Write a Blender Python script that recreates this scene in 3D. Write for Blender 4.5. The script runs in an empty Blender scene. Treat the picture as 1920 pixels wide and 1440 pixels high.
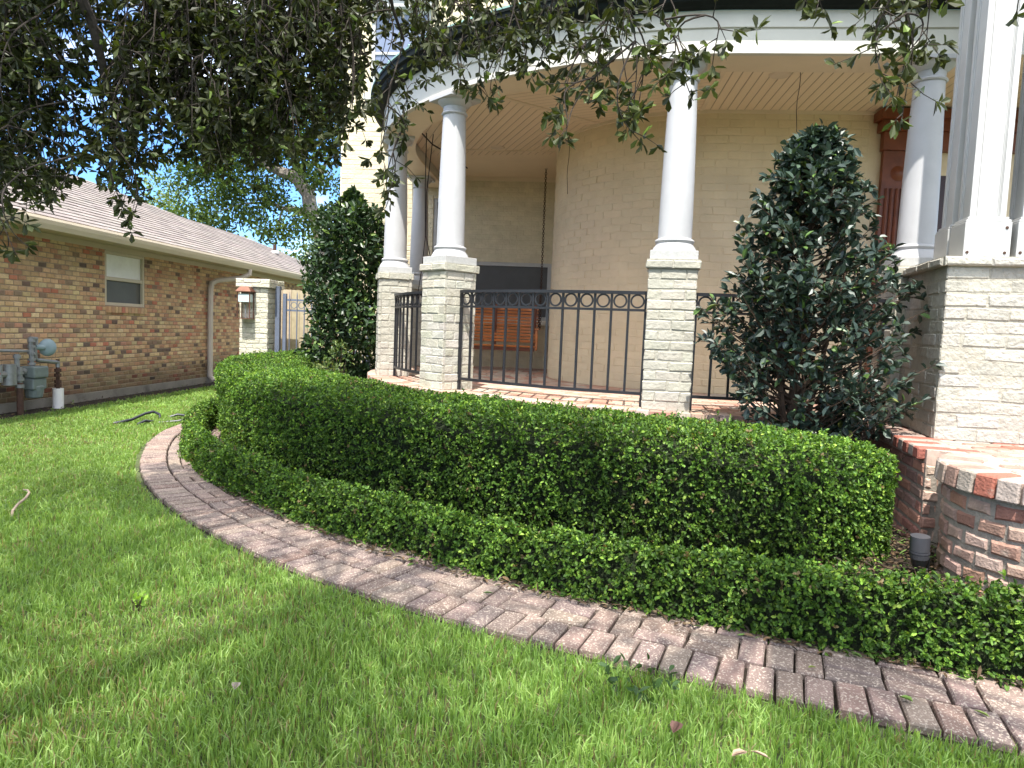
import bpy, math, random
import numpy as np
from mathutils import Matrix, Vector
rng = np.random.default_rng(7)
random.seed(7)
scene = bpy.context.scene
COL = scene.collection
H = 1.22                      # camera height above the lawn
FZ = 0.625                    # porch floor
CZ = 3.54                     # porch ceiling
cos, sin, pi, rad = math.cos, math.sin, math.pi, math.radians

# ------------------------------------------------------------------ mesh builder
class MB:
    def __init__(s): s.v = []; s.q = []; s.t = []; s.n = 0; s.qc = []; s.tc = []; s.sm = []
    def add(s, V, Q=None, T=None, qc=(1, 1, 1), tc=None):
        V = np.asarray(V, float).reshape(-1, 3); s.v.append(V)
        if Q is not None and len(Q):
            Q = np.asarray(Q, np.int64).reshape(-1, 4) + s.n; s.q.append(Q)
            c = np.asarray(qc, float); s.qc.append(np.broadcast_to(c, (len(Q), 3)) if c.ndim == 1 else c)
        if T is not None and len(T):
            T = np.asarray(T, np.int64).reshape(-1, 3) + s.n; s.t.append(T)
            c = np.asarray(qc if tc is None else tc, float); s.tc.append(np.broadcast_to(c, (len(T), 3)) if c.ndim == 1 else c)
        s.n += len(V)
    def hexa(s, P, col=(1, 1, 1)):     # 8 corners: bottom 4 ccw, top 4
        s.add(P, [(0, 3, 2, 1), (4, 5, 6, 7), (0, 1, 5, 4), (1, 2, 6, 5), (2, 3, 7, 6), (3, 0, 4, 7)], qc=col)
    def box(s, o, ex, ey, ez, col=(1, 1, 1)):   # corner origin and three edge vectors
        o, ex, ey, ez = [np.array(a, float) for a in (o, ex, ey, ez)]
        if np.cross(ex, ey) @ ez < 0: ex, ey = ey, ex
        s.hexa([o, o + ex, o + ex + ey, o + ey, o + ez, o + ex + ez, o + ex + ey + ez, o + ey + ez], col)
    def cbox(s, c, sx, sy, sz, X=(1, 0, 0), Y=(0, 1, 0), col=(1, 1, 1)):  # base-centre box
        X, Y = np.array(X, float), np.array(Y, float); c = np.array(c, float)
        s.box(c - X * sx / 2 - Y * sy / 2, X * sx, Y * sy, (0, 0, sz), col)
    def tube(s, pts, r, n=8, col=(1, 1, 1), cap=True):
        pts = np.asarray(pts, float); m = len(pts); r = np.broadcast_to(np.asarray(r, float), (m,))
        T = np.gradient(pts, axis=0); T /= np.linalg.norm(T, axis=1)[:, None] + 1e-12
        ref = np.array([0, 0, 1.]) if abs(T[0][2]) < .9 else np.array([1., 0, 0])
        A = []
        a = np.cross(T[0], ref)
        for i in range(m):
            a = a - T[i] * (a @ T[i]); k = np.linalg.norm(a)
            if k < 1e-6: a = np.cross(T[i], [.3, .5, .8]); k = np.linalg.norm(a)
            a = a / k; A.append(a)
        A = np.array(A); B = np.cross(T, A)
        ang = np.arange(n) * 2 * pi / n
        V = pts[:, None] + r[:, None, None] * (A[:, None] * np.cos(ang)[None, :, None] + B[:, None] * np.sin(ang)[None, :, None])
        V = V.reshape(-1, 3); Q = []
        for i in range(m - 1):
            for j in range(n):
                Q.append((i * n + j, i * n + (j + 1) % n, (i + 1) * n + (j + 1) % n, (i + 1) * n + j))
        Tt = []
        if cap:
            V = np.vstack([V, pts[:1], pts[-1:]]); c0 = m * n; c1 = c0 + 1
            for j in range(n):
                Tt.append((c0, (j + 1) % n, j)); Tt.append((c1, (m - 1) * n + j, (m - 1) * n + (j + 1) % n))
        s.add(V, Q, Tt, qc=col)
    def lathe(s, prof, c, n=32, col=(1, 1, 1)):
        c = np.array(c, float); m = len(prof); a = np.arange(n) * 2 * pi / n
        V = np.array([[(c[0] + r * cos(t), c[1] + r * sin(t), c[2] + z) for t in a] for r, z in prof]).reshape(-1, 3)
        Q = [(i * n + j, i * n + (j + 1) % n, (i + 1) * n + (j + 1) % n, (i + 1) * n + j) for i in range(m - 1) for j in range(n)]
        s.add(V, Q, qc=col)
    def sweep(s, rows, closed_prof=True, col=(1, 1, 1)):   # rows: list of profiles (lists of 3D points)
        R = np.asarray(rows, float); m, k = R.shape[:2]; Q = []
        for i in range(m - 1):
            for j in range(k if closed_prof else k - 1):
                Q.append((i * k + j, i * k + (j + 1) % k, (i + 1) * k + (j + 1) % k, (i + 1) * k + j))
        s.add(R.reshape(-1, 3), Q, qc=col)
        if closed_prof and k == 4:
            s.add(R[0], [(3, 2, 1, 0)], qc=col); s.add(R[-1], [(0, 1, 2, 3)], qc=col)
    def build(s, name, mat, parent=None, smooth=False, loc=None):
        V = np.concatenate(s.v) if s.v else np.zeros((0, 3))
        nq = sum(len(a) for a in s.q); nt = sum(len(a) for a in s.t)
        me = bpy.data.meshes.new(name)
        off = np.array(parent['_w'] if parent is not None else (loc if loc is not None else (0, 0, 0)), float)
        me.vertices.add(len(V)); me.vertices.foreach_set('co', (V - off).astype(np.float32).ravel())
        L = np.concatenate([a.ravel() for a in s.q] + [a.ravel() for a in s.t])
        me.loops.add(len(L)); me.loops.foreach_set('vertex_index', L.astype(np.int32))
        me.polygons.add(nq + nt)
        st = np.concatenate([np.arange(nq) * 4, nq * 4 + np.arange(nt) * 3])
        me.polygons.foreach_set('loop_start', st.astype(np.int32))
        me.update(calc_edges=True); me.validate()
        C = np.concatenate(list(s.qc) + list(s.tc))
        if len(me.polygons) == len(C) and C.min() < 1:
            at = me.attributes.new('Col', 'FLOAT_COLOR', 'FACE')
            at.data.foreach_set('color', np.hstack([C, np.ones((len(C), 1))]).astype(np.float32).ravel())
        me.polygons.foreach_set('use_smooth', np.full(len(me.polygons), bool(smooth)))
        me.materials.append(mat)
        o = bpy.data.objects.new(name, me); COL.objects.link(o)
        if parent is not None: o.parent = parent; o['_w'] = parent['_w']
        else:
            o.location = off; o['_w'] = [float(x) for x in off]
        return o
def tag(o, label=None, cat=None, group=None, kind=None):
    if label: o['label'] = label
    if cat: o['category'] = cat
    if group: o['group'] = group
    if kind: o['kind'] = kind
    return o
def thing(name, loc, label, cat, group=None):
    o = bpy.data.objects.new(name, None); COL.objects.link(o); o.location = loc; o.empty_display_size = .1
    o['_w'] = [float(x) for x in loc]
    return tag(o, label, cat, group)
def bev(o, w=.004, seg=2):
    m = o.modifiers.new('bevel', 'BEVEL'); m.width = w; m.segments = seg; m.limit_method = 'ANGLE'; m.angle_limit = rad(40); return o
def smooth_edges(o, deg=35):
    o.data.polygons.foreach_set('use_smooth', np.ones(len(o.data.polygons), bool))
    try: o.data.set_sharp_from_angle(angle=rad(deg))
    except Exception: pass
    return o

# ------------------------------------------------------------------ materials
def nodes_of(name):
    m = bpy.data.materials.new(name); m.use_nodes = True
    nt = m.node_tree; nt.nodes.clear(); return m, nt, nt.nodes, nt.links
def pm(name, base=(.5, .5, .5), rough=.6, attr=False, var=.15, vs=4., bump=.0, bs=60., bd=.004, spec=.3, trans=0., metal=0., stain=None, speck=None, coat=0., drip=None):
    """principled material: base colour (or the per-face colour) with noise variation, bump, optional stains / speckle / translucency"""
    m, nt, N, Lk = nodes_of(name)
    out = N.new('ShaderNodeOutputMaterial'); p = N.new('ShaderNodeBsdfPrincipled')
    tc = N.new('ShaderNodeTexCoord')
    p.inputs['Roughness'].default_value = rough; p.inputs['Metallic'].default_value = metal
    p.inputs['Specular IOR Level'].default_value = spec
    p.inputs['Coat Weight'].default_value = coat
    if attr:
        a = N.new('ShaderNodeAttribute'); a.attribute_name = 'Col'; cur = a.outputs['Color']
    else:
        c = N.new('ShaderNodeRGB'); c.outputs[0].default_value = (*base, 1); cur = c.outputs[0]
    if var:
        nz = N.new('ShaderNodeTexNoise'); nz.inputs['Scale'].default_value = vs; nz.inputs['Detail'].default_value = 6
        nz.inputs['Roughness'].default_value = .62
        Lk.new(tc.outputs['Object'], nz.inputs['Vector'])
        mr = N.new('ShaderNodeMapRange'); mr.inputs[1].default_value = .3; mr.inputs[2].default_value = .7
        mr.inputs[3].default_value = 1 - var; mr.inputs[4].default_value = 1 + var
        Lk.new(nz.outputs['Fac'], mr.inputs[0])
        mx = N.new('ShaderNodeMix'); mx.data_type = 'RGBA'; mx.blend_type = 'MULTIPLY'; mx.inputs[0].default_value = 1
        Lk.new(cur, mx.inputs[6]); Lk.new(mr.outputs[0], mx.inputs[7]); cur = mx.outputs[2]
    if stain:   # (colour, scale, threshold, width)
        sc, ss, st, sw = stain
        nz = N.new('ShaderNodeTexNoise'); nz.inputs['Scale'].default_value = ss; nz.inputs['Detail'].default_value = 8
        nz.inputs['Roughness'].default_value = .7
        Lk.new(tc.outputs['Object'], nz.inputs['Vector'])
        mr = N.new('ShaderNodeMapRange'); mr.inputs[1].default_value = st; mr.inputs[2].default_value = st + sw
        Lk.new(nz.outputs['Fac'], mr.inputs[0])
        mx = N.new('ShaderNodeMix'); mx.data_type = 'RGBA'; mx.inputs[7].default_value = (*sc, 1)
        Lk.new(mr.outputs[0], mx.inputs[0]); Lk.new(cur, mx.inputs[6]); cur = mx.outputs[2]
    if drip:    # (colour, threshold, width): runs of dirt stretched down the surface
        dc, dt, dw = drip
        mpd = N.new('ShaderNodeMapping'); mpd.inputs['Scale'].default_value = (16, 16, 1.1); Lk.new(tc.outputs['Object'], mpd.inputs[0])
        nz = N.new('ShaderNodeTexNoise'); nz.inputs['Scale'].default_value = 1.; nz.inputs['Detail'].default_value = 7; nz.inputs['Roughness'].default_value = .65
        Lk.new(mpd.outputs[0], nz.inputs['Vector'])
        mr = N.new('ShaderNodeMapRange'); mr.inputs[1].default_value = dt; mr.inputs[2].default_value = dt + dw; mr.inputs[4].default_value = .55
        Lk.new(nz.outputs['Fac'], mr.inputs[0])
        mx = N.new('ShaderNodeMix'); mx.data_type = 'RGBA'; mx.inputs[7].default_value = (*dc, 1)
        Lk.new(mr.outputs[0], mx.inputs[0]); Lk.new(cur, mx.inputs[6]); cur = mx.outputs[2]
    if speck:   # (colour, scale, threshold, amount)
        sc, ss, st, sa = speck
        nz = N.new('ShaderNodeTexNoise'); nz.inputs['Scale'].default_value = ss; nz.inputs['Detail'].default_value = 2
        Lk.new(tc.outputs['Object'], nz.inputs['Vector'])
        mr = N.new('ShaderNodeMapRange'); mr.inputs[1].default_value = st; mr.inputs[2].default_value = st + .08; mr.inputs[4].default_value = sa
        Lk.new(nz.outputs['Fac'], mr.inputs[0])
        mx = N.new('ShaderNodeMix'); mx.data_type = 'RGBA'; mx.inputs[7].default_value = (*sc, 1)
        Lk.new(mr.outputs[0], mx.inputs[0]); Lk.new(cur, mx.inputs[6]); cur = mx.outputs[2]
    Lk.new(cur, p.inputs['Base Color'])
    if bump:
        nb = N.new('ShaderNodeTexNoise'); nb.inputs['Scale'].default_value = bs; nb.inputs['Detail'].default_value = 5
        Lk.new(tc.outputs['Object'], nb.inputs['Vector'])
        b = N.new('ShaderNodeBump'); b.inputs['Strength'].default_value = bump; b.inputs['Distance'].default_value = bd
        Lk.new(nb.outputs['Fac'], b.inputs['Height']); Lk.new(b.outputs[0], p.inputs['Normal'])
    if trans:
        tr = N.new('ShaderNodeBsdfTranslucent'); ms = N.new('ShaderNodeMixShader'); ms.inputs[0].default_value = trans
        g = N.new('ShaderNodeMix'); g.data_type = 'RGBA'; g.blend_type = 'MULTIPLY'; g.inputs[0].default_value = 1
        g.inputs[7].default_value = (1.5, 1.5, .55, 1); Lk.new(cur, g.inputs[6]); Lk.new(g.outputs[2], tr.inputs['Color'])
        Lk.new(p.outputs[0], ms.inputs[1]); Lk.new(tr.outputs[0], ms.inputs[2]); Lk.new(ms.outputs[0], out.inputs[0])
    else: Lk.new(p.outputs[0], out.inputs[0])
    return m
def board_mat(name, base, ang, pitch=.085):
    m, nt, N, Lk = nodes_of(name)
    out = N.new('ShaderNodeOutputMaterial'); p = N.new('ShaderNodeBsdfPrincipled'); tc = N.new('ShaderNodeTexCoord')
    p.inputs['Roughness'].default_value = .5
    mp = N.new('ShaderNodeMapping'); mp.inputs['Rotation'].default_value = (0, 0, -ang); Lk.new(tc.outputs['Object'], mp.inputs[0])
    sp = N.new('ShaderNodeSeparateXYZ'); Lk.new(mp.outputs[0], sp.inputs[0])
    d = N.new('ShaderNodeMath'); d.operation = 'DIVIDE'; d.inputs[1].default_value = pitch; Lk.new(sp.outputs[1], d.inputs[0])
    f = N.new('ShaderNodeMath'); f.operation = 'FRACT'; Lk.new(d.outputs[0], f.inputs[0])
    s = N.new('ShaderNodeMath'); s.operation = 'SUBTRACT'; s.inputs[1].default_value = .5; Lk.new(f.outputs[0], s.inputs[0])
    a = N.new('ShaderNodeMath'); a.operation = 'ABSOLUTE'; Lk.new(s.outputs[0], a.inputs[0])
    r = N.new('ShaderNodeMapRange'); r.inputs[1].default_value = .44; r.inputs[2].default_value = .49; r.inputs[3].default_value = 1; r.inputs[4].default_value = 0
    Lk.new(a.outputs[0], r.inputs[0])
    b = N.new('ShaderNodeBump'); b.inputs['Strength'].default_value = 1; b.inputs['Distance'].default_value = .008; Lk.new(r.outputs[0], b.inputs['Height'])
    mx = N.new('ShaderNodeMix'); mx.data_type = 'RGBA'; mx.inputs[6].default_value = (*[c * .55 for c in base], 1); mx.inputs[7].default_value = (*base, 1)
    Lk.new(r.outputs[0], mx.inputs[0]); Lk.new(mx.outputs[2], p.inputs['Base Color']); Lk.new(b.outputs[0], p.inputs['Normal'])
    Lk.new(p.outputs[0], out.inputs[0]); return m
def shingle_mat(name, psi):
    m, nt, N, Lk = nodes_of(name)
    out = N.new('ShaderNodeOutputMaterial'); p = N.new('ShaderNodeBsdfPrincipled'); tc = N.new('ShaderNodeTexCoord')
    p.inputs['Roughness'].default_value = .9
    a = N.new('ShaderNodeAttribute'); a.attribute_name = 'Col'
    nz = N.new('ShaderNodeTexNoise'); nz.inputs['Scale'].default_value = 40; nz.inputs['Detail'].default_value = 4; Lk.new(tc.outputs['Object'], nz.inputs[0])
    mr = N.new('ShaderNodeMapRange'); mr.inputs[3].default_value = .6; mr.inputs[4].default_value = 1.4; Lk.new(nz.outputs['Fac'], mr.inputs[0])
    mx = N.new('ShaderNodeMix'); mx.data_type = 'RGBA'; mx.blend_type = 'MULTIPLY'; mx.inputs[0].default_value = 1
    Lk.new(a.outputs['Color'], mx.inputs[6]); Lk.new(mr.outputs[0], mx.inputs[7]); Lk.new(mx.outputs[2], p.inputs['Base Color'])
    Lk.new(p.outputs[0], out.inputs[0]); return m

WALLC = (.64, .52, .345)
M = dict(
    cream=pm('cream_painted_brick', attr=True, rough=.55, var=.12, vs=6, bump=.8, bs=34, bd=.010, stain=((.34, .31, .22), 6, .64, .2)),
    weathered=pm('weathered_cream_brick', attr=True, rough=.65, var=.12, vs=9, bump=.8, bs=45, bd=.008, stain=((.27, .25, .17), 7, .56, .16)),
    pierbrick=pm('chipped_cream_brick', attr=True, rough=.6, var=.13, vs=7, bump=1., bs=34, bd=.014, stain=((.30, .15, .13), 4.5, .69, .03), speck=((.25, .22, .17), 55, .70, .7)),
    porchwall=pm('tan_painted_brick', attr=True, rough=.5, var=.09, vs=2.2, bump=.7, bs=26, bd=.008, stain=((.30, .235, .15), 3.2, .66, .25)),
    white=pm('white_paint', (.44, .44, .43), .45, var=.06, vs=6, bump=.08, bs=50, drip=((.45, .42, .37), .60, .22)),
    whitecol=pm('column_white_paint', (.43, .43, .435), .5, var=.06, vs=5, bump=.10, bs=40, stain=((.42, .42, .41), 6, .66, .2), drip=((.46, .46, .45), .62, .2)),
    plinth=pm('flaking_white_plinth', (.40, .397, .385), .6, var=.1, vs=30, bump=.5, bs=70, speck=((.45, .44, .42), 70, .62, .6)),
    offwhite=pm('offwhite_paint', (.52, .505, .45), .5, var=.07, vs=3, bump=.06, bs=40, drip=((.42, .39, .33), .63, .22)),
    offwhite2=pm('offwhite_frieze_paint', (.66, .645, .58), .5, attr=True, var=.07, vs=3, bump=.06, bs=40, drip=((.42, .39, .33), .63, .22)),
    soffit=pm('tan_soffit_paint', (.66, .55, .41), .5, var=.05),
    ceil_plain=pm('tan_ceiling_paint', (.72, .60, .44), .5, var=.04, vs=2),
    trim_tan=pm('house_trim_beige', (.50, .43, .33), .5, var=.06, vs=3),
    gutterdark=pm('dark_bronze_gutter', (.007, .010, .009), .7, var=.4, vs=5, bump=.05, spec=.12),
    copper=pm('green_copper_roof', (.22, .36, .33), .6, var=.25, vs=3),
    redbrick=pm('old_red_brick', attr=True, rough=.85, var=.22, vs=14, bump=.9, bs=70, bd=.008, stain=((.33, .27, .22), 9, .60, .14)),
    paver=pm('tumbled_paver', attr=True, rough=.85, var=.24, vs=9, bump=.7, bs=160, bd=.004, speck=((.46, .39, .32), 120, .55, .7)),
    floorbrick=pm('porch_floor_brick', attr=True, rough=.7, var=.18, vs=12, bump=.4, bs=50),
    tanbrick=pm('multicolour_brick', attr=True, rough=.85, var=.16, vs=25, bump=.5, bs=90),
    mortar=pm('grey_mortar', (.30, .28, .25), .9, var=.15, vs=20, bump=.5, bs=60),
    mortar2=pm('reddish_mortar', (.42, .31, .25), .9, var=.25, vs=20, bump=.5, bs=60),
    darkmortar=pm('brown_mortar', (.30, .225, .16), .9, var=.15, vs=20),
    concrete=pm('slab_concrete', (.20, .18, .155), .85, var=.2, vs=3, bump=.3, bs=40, stain=((.08, .07, .06), 2.5, .5, .2)),
    iron=pm('black_iron_paint', (.012, .013, .016), .42, var=.2, spec=.45),
    gateblue=pm('blue_grey_iron', (.12, .14, .19), .5, var=.15),
    glass=pm('dark_window_glass', (.012, .014, .016), .06, var=0, spec=.6),
    screen=pm('dark_window_screen', (.085, .085, .083), .5, var=.1),
    blind=pm('window_blind', (.80, .80, .79), .5, var=.08, vs=5),
    blueglass=pm('reflecting_blue_glass', (.16, .19, .27), .12, var=.1, spec=.6),
    wood=pm('varnished_cedar', (.56, .17, .028), .3, attr=False, var=.3, vs=7, bump=.1, bs=30, spec=.5, coat=.2),
    doorwood=pm('mahogany', (.16, .045, .018), .4, var=.25, vs=8),
    doordark=pm('dark_door_panel', (.035, .012, .008), .3, var=.2),
    fencewood=pm('weathered_fence_wood', attr=True, rough=.8, var=.15, vs=12),
    rust=pm('rusty_iron', (.065, .035, .025), .8, var=.4, vs=30),
    meter=pm('meter_grey_paint', (.13, .155, .155), .5, var=.2, vs=12),
    pipe=pm('galvanised_pipe', (.22, .225, .23), .45, var=.2, vs=20, metal=.4),
    pvc=pm('white_pvc', (.72, .70, .70), .4, var=.08, stain=((.35, .28, .22), 8, .62, .2)),
    meterglass=pm('meter_dial', (.55, .56, .56), .3, var=.1),
    redcap=pm('red_cap', (.35, .02, .02), .5, var=.1),
    bluegrey=pm('regulator_blue_grey', (.22, .29, .33), .5, var=.15, vs=8),
    hose=pm('black_hose', (.02, .022, .03), .35, var=.1, spec=.5),
    copperlamp=pm('copper_lantern', (.16, .075, .05), .45, var=.25, metal=.5),
    lampglass=pm('lantern_glass', (.50, .60, .62), .08, var=.05, spec=.6),
    spot=pm('grey_spotlight', (.050, .052, .060), .4, var=.1, spec=.5),
    bark=pm('oak_bark', (.040, .032, .026), .95, var=.4, vs=12, bump=1, bs=40, bd=.01),
    palebark=pm('pale_oak_bark', (.23, .205, .18), .95, var=.3, vs=3, bump=.8, bs=10, bd=.03),
    twig=pm('brown_twig', (.065, .042, .028), .9, var=.3, vs=20),
    hedgecore=pm('hedge_core_and_twigs', (.016, .024, .008), 1., var=.7, vs=40, bump=1, bs=60, bd=.03),
    boxleaf=pm('boxwood_leaf', attr=True, rough=.5, var=.12, vs=3, spec=.28, trans=.33),
    hollyleaf=pm('holly_leaf', attr=True, rough=.4, var=.1, vs=5, spec=.45, trans=.08),
    oakleaf=pm('oak_leaf', attr=True, rough=.45, var=.1, vs=5, spec=.3, trans=.22),
    farleaf=pm('far_leaf', attr=True, rough=.6, var=.2, vs=.6, spec=.12, trans=.28),
    grass=pm('grass_blade', attr=True, rough=.45, var=.18, vs=1.2, spec=.3, trans=.42),
    soil=pm('lawn_soil', (.07, .085, .035), 1., var=.4, vs=8, bump=1, bs=30, bd=.02),
    mulch=pm('mulch', (.030, .022, .016), 1., var=.5, vs=30, bump=1, bs=60, bd=.02),
    litter=pm('dry_litter', attr=True, rough=.8, var=.2, vs=10),
    cable=pm('dark_cable', (.03, .02, .018), .6, var=.1),
    fixture=pm('ceiling_fixture', (.62, .52, .41), .5, var=.04),
)

# ------------------------------------------------------------------ porch frame
C = np.array([1.9856, 9.0738]); PHI = -.088
U = np.array([cos(PHI), sin(PHI)]); V = np.array([-sin(PHI), cos(PHI)])
U3 = np.array([*U, 0]); V3 = np.array([*V, 0]); Z3 = np.array([0, 0, 1.])
def W(u, v, z=0.): return np.array([*(C + u * U + v * V), z])
R0 = 3.52; QA = R0 * pi / 2
def outl(q, R, uc=0., vc=0.):
    """point, outward normal and tangent of the rounded porch outline at radius R"""
    if q >= 0: u, v, n = q, -R, (0, -1)
    elif q > -QA:
        a = -pi / 2 + q / R0; u, v, n = R * cos(a), R * sin(a), (cos(a), sin(a))
    else: u, v, n = -R, -(q + QA), (-1, 0)
    nn = n[0] * U3 + n[1] * V3
    return W(u + uc, v + vc), nn, np.cross(Z3, nn)
def qs(q0, q1, step=.09):
    n = max(2, int(abs(q1 - q0) / step) + 1); return np.linspace(q0, q1, n)
def ring(mb, prof, q0, q1, closed=True, step=.09, uc=0., vc=0., col=(1, 1, 1)):
    rows = []
    for q in qs(q0, q1, step):
        rows.append([outl(q, r, uc, vc)[0] + Z3 * z for r, z in prof])
    mb.sweep(rows, closed, col)

def jitcol(base, amt, n=1):
    b = np.array(base); return np.clip(b * (1 + rng.uniform(-amt, amt)) + rng.uniform(-amt, amt, 3) * b * .25, .005, .95)
def bricks(mb, mapf, L, h, bl=.2, bh=.065, j=.012, dep=.03, jit=.002, colf=None, holes=(), z0=0., bevel=.005, inset0=0., course0=0, foot=0.):
    """lay real bricks over a surface mapf(s, t, d) -> point"""
    n = max(1, int(round((h - z0) / (bh + j)))); ph = (h - z0) / n; bhh = ph - j
    for r in range(n):
        t0 = z0 + r * ph; t1 = t0 + bhh
        x = inset0 - ((r + course0) % 2) * (bl + j) / 2
        while x < L - inset0:
            a, b = max(x, inset0), min(x + bl * (1 + rng.uniform(-.04, .04)), L - inset0); x += bl + j
            segs = [(a, b)]
            for (hs0, hs1, ht0, ht1) in holes:
                if t1 > ht0 and t0 < ht1:
                    ns = []
                    for (p, q) in segs:
                        if q <= hs0 or p >= hs1: ns.append((p, q))
                        else:
                            if p < hs0: ns.append((p, hs0))
                            if q > hs1: ns.append((hs1, q))
                    segs = ns
            for (p, q) in segs:
                if q - p < .02: continue
                g = lambda: rng.uniform(-jit, jit)
                d = dep + rng.uniform(-jit, jit) * .6
                bb = min(bevel, (q - p) * .3)
                c = [(p, t0), (q, t0), (q, t1), (p, t1)]; ci = [(p + bb, t0 + bb), (q - bb, t0 + bb), (q - bb, t1 - bb), (p + bb, t1 - bb)]
                pts = []
                jj = [(g(), g(), g()) for _ in range(4)]
                for k in range(4): pts.append(mapf(c[k][0], c[k][1], 0))
                for k in range(4): pts.append(mapf(c[k][0] + jj[k][0], c[k][1] + jj[k][1], d - bb + jj[k][2] * .4))
                for k in range(4): pts.append(mapf(ci[k][0] + jj[k][0], ci[k][1] + jj[k][1], d + jj[k][2] * .4))
                F = [(8, 9, 10, 11)]
                for k in range(4):
                    k2 = (k + 1) % 4
                    F += [(4 + k, 4 + k2, 8 + k2, 8 + k), (k, k2, 4 + k2, 4 + k)]
                cc = np.array(colf())
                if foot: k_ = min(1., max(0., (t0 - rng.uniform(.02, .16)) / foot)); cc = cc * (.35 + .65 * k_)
                mb.add(pts, F, qc=cc)
def flatmap(o, X, Nn):
    o, X, Nn = np.array(o, float), np.array(X, float), np.array(Nn, float)
    return lambda s, t, d: o + X * s + Z3 * t + Nn * d
cream_c = lambda: jitcol((.72, .68, .57), .05)
tan_c = lambda: jitcol(WALLC, .03)

# ================================================================== HOUSE
house = thing('house', W(0, 0, 0), 'cream painted brick house with a round columned porch', 'house')
# --- inner curved porch wall
UC = .22; RI = 1.75
QI = QA
def arcmap(z0, R):
    # s runs from the right end (u=3.6) round the curve to the back wall
    Ls = 3.4; La = R * pi / 2
    def f(s, t, d):
        if s < Ls: p = W(Ls + UC - s, -(R + d), z0 + t)
        elif s < Ls + La:
            a = -pi / 2 - (s - Ls) / R; p = W(UC + (R + d) * cos(a), (R + d) * sin(a), z0 + t)
        else: p = W(UC - (R + d), s - Ls - La, z0 + t)
        return p
    return f, Ls + La
f, LT = arcmap(FZ, RI - .03)
mb = MB(); bricks(mb, f, LT + 1.55, CZ - FZ, .23, .072, .008, .030, .0036, tan_c, bevel=.004, holes=[(0.3, 1.95, 0, 2.87)])
mb.build('porch_wall', M['porchwall'], house)
mb = MB()
rows = []
for s in np.linspace(0, LT + 1.58, 60): rows.append([f(s, 0, .0255), f(s, CZ - FZ, .0255), f(s, CZ - FZ, -.2), f(s, 0, -.2)])
mb.sweep(rows, True, np.array(WALLC)); mb.build('wall_core', M['porchwall'], house)
f2, _ = arcmap(4.42, RI - .03)
mb = MB(); bricks(mb, f2, LT + 1.55, 4.2, .23, .072, .010, .030, .002, lambda: jitcol((.74, .68, .53), .04)); 
rows = [[f2(s, 0, .022), f2(s, 4.2, .022), f2(s, 4.2, -.2), f2(s, 0, -.2)] for s in np.linspace(0, LT + 1.58, 40)]
mb.sweep(rows, True, (.70, .64, .5)); mb.build('upper_wall', M['cream'], house)
# --- back wall, two storeys, with openings
BV = 1.6; BU0, BU1 = -4.95, -1.5
o = W(BU0, BV, 0)
bholes = [(-2.93 - BU0, -1.60 - BU0, 1.37, 2.25), (-3.47 - BU0, -3.02 - BU0, .9, 3.2), (-4.52 - BU0, -3.60 - BU0, 4.75, 6.02)]
mb = MB(); bricks(mb, flatmap(o + V3 * .03, U3, -V3), BU1 - BU0, 8.6, .21, .066, .006, .03, .0025, lambda: jitcol((.56, .49, .335), .04), holes=bholes, bevel=.004)
mb.build('back_wall', M['cream'], house)
mb = MB()
us = sorted({0., BU1 - BU0, *[h[0] for h in bholes], *[h[1] for h in bholes]}); zs = sorted({0., 8.6, *[h[2] for h in bholes], *[h[3] for h in bholes]})
for a, b in zip(us[:-1], us[1:]):
    for c, d in zip(zs[:-1], zs[1:]):
        if any(h[0] <= a and b <= h[1] and h[2] <= c and d <= h[3] for h in bholes): continue
        mb.box(o + U3 * a + Z3 * c + V3 * .004, U3 * (b - a), V3 * .25, Z3 * (d - c), (.56, .49, .335))
mb.box(W(BU0 - .02, BV + .02, 0), U3 * .05, V3 * 5, (0, 0, 8.6), (.70, .64, .49))
mb.build('wall_core', M['cream'], house)
def window(u0, u1, z0, z1, mat, fr=.055, mull=None, name='window', inset=.05):
    w = MB(); y0 = BV + inset - .03
    def bar(a, b, c, d, dy=0., th=.06): w.box(W(a, y0 + dy, c), U3 * (b - a), V3 * th, Z3 * (d - c))
    bar(u0, u0 + fr, z0, z1); bar(u1 - fr, u1, z0, z1); bar(u0 + fr, u1 - fr, z0, z0 + fr, .003); bar(u0 + fr, u1 - fr, z1 - fr, z1, .003)
    if mull:
        for t in mull: bar(u0 + fr, u1 - fr, z0 + (z1 - z0) * t - .02, z0 + (z1 - z0) * t + .02, .012, .04)
    fo = w.build(name, M['white'], house)
    g = MB(); g.box(W(u0 + fr, y0 + .03, z0 + fr), U3 * (u1 - u0 - 2 * fr), V3 * .012, Z3 * (z1 - z0 - 2 * fr)); g.build('pane', mat, fo)
    return fo
wb = window(-2.93, -1.60, 1.37, 2.25, M['screen'])
mb = MB(); mb.box(W(-2.98, BV - .07, 1.29), U3 * 1.42, V3 * .13, Z3 * .075, (.70, .66, .55)); bev(mb.build('sill', M['cream'], wb), .01)
window(-3.47, -3.02, .9, 3.2, M['glass'], name='window', mull=[.5])
wu = window(-4.52, -3.60, 4.75, 6.02, M['blueglass'], mull=[.5])
mb = MB(); mb.box(W(-4.60, BV - .10, 6.022), U3 * 1.08, V3 * .12, Z3 * .12); mb.box(W(-4.64, BV - .14, 6.141), U3 * 1.16, V3 * .16, Z3 * .06)
mb.build('header', M['white'], wu); mb = MB(); mb.box(W(-4.60, BV - .08, 4.66), U3 * 1.08, V3 * .1, Z3 * .085); mb.build('sill', M['white'], wu)
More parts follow.
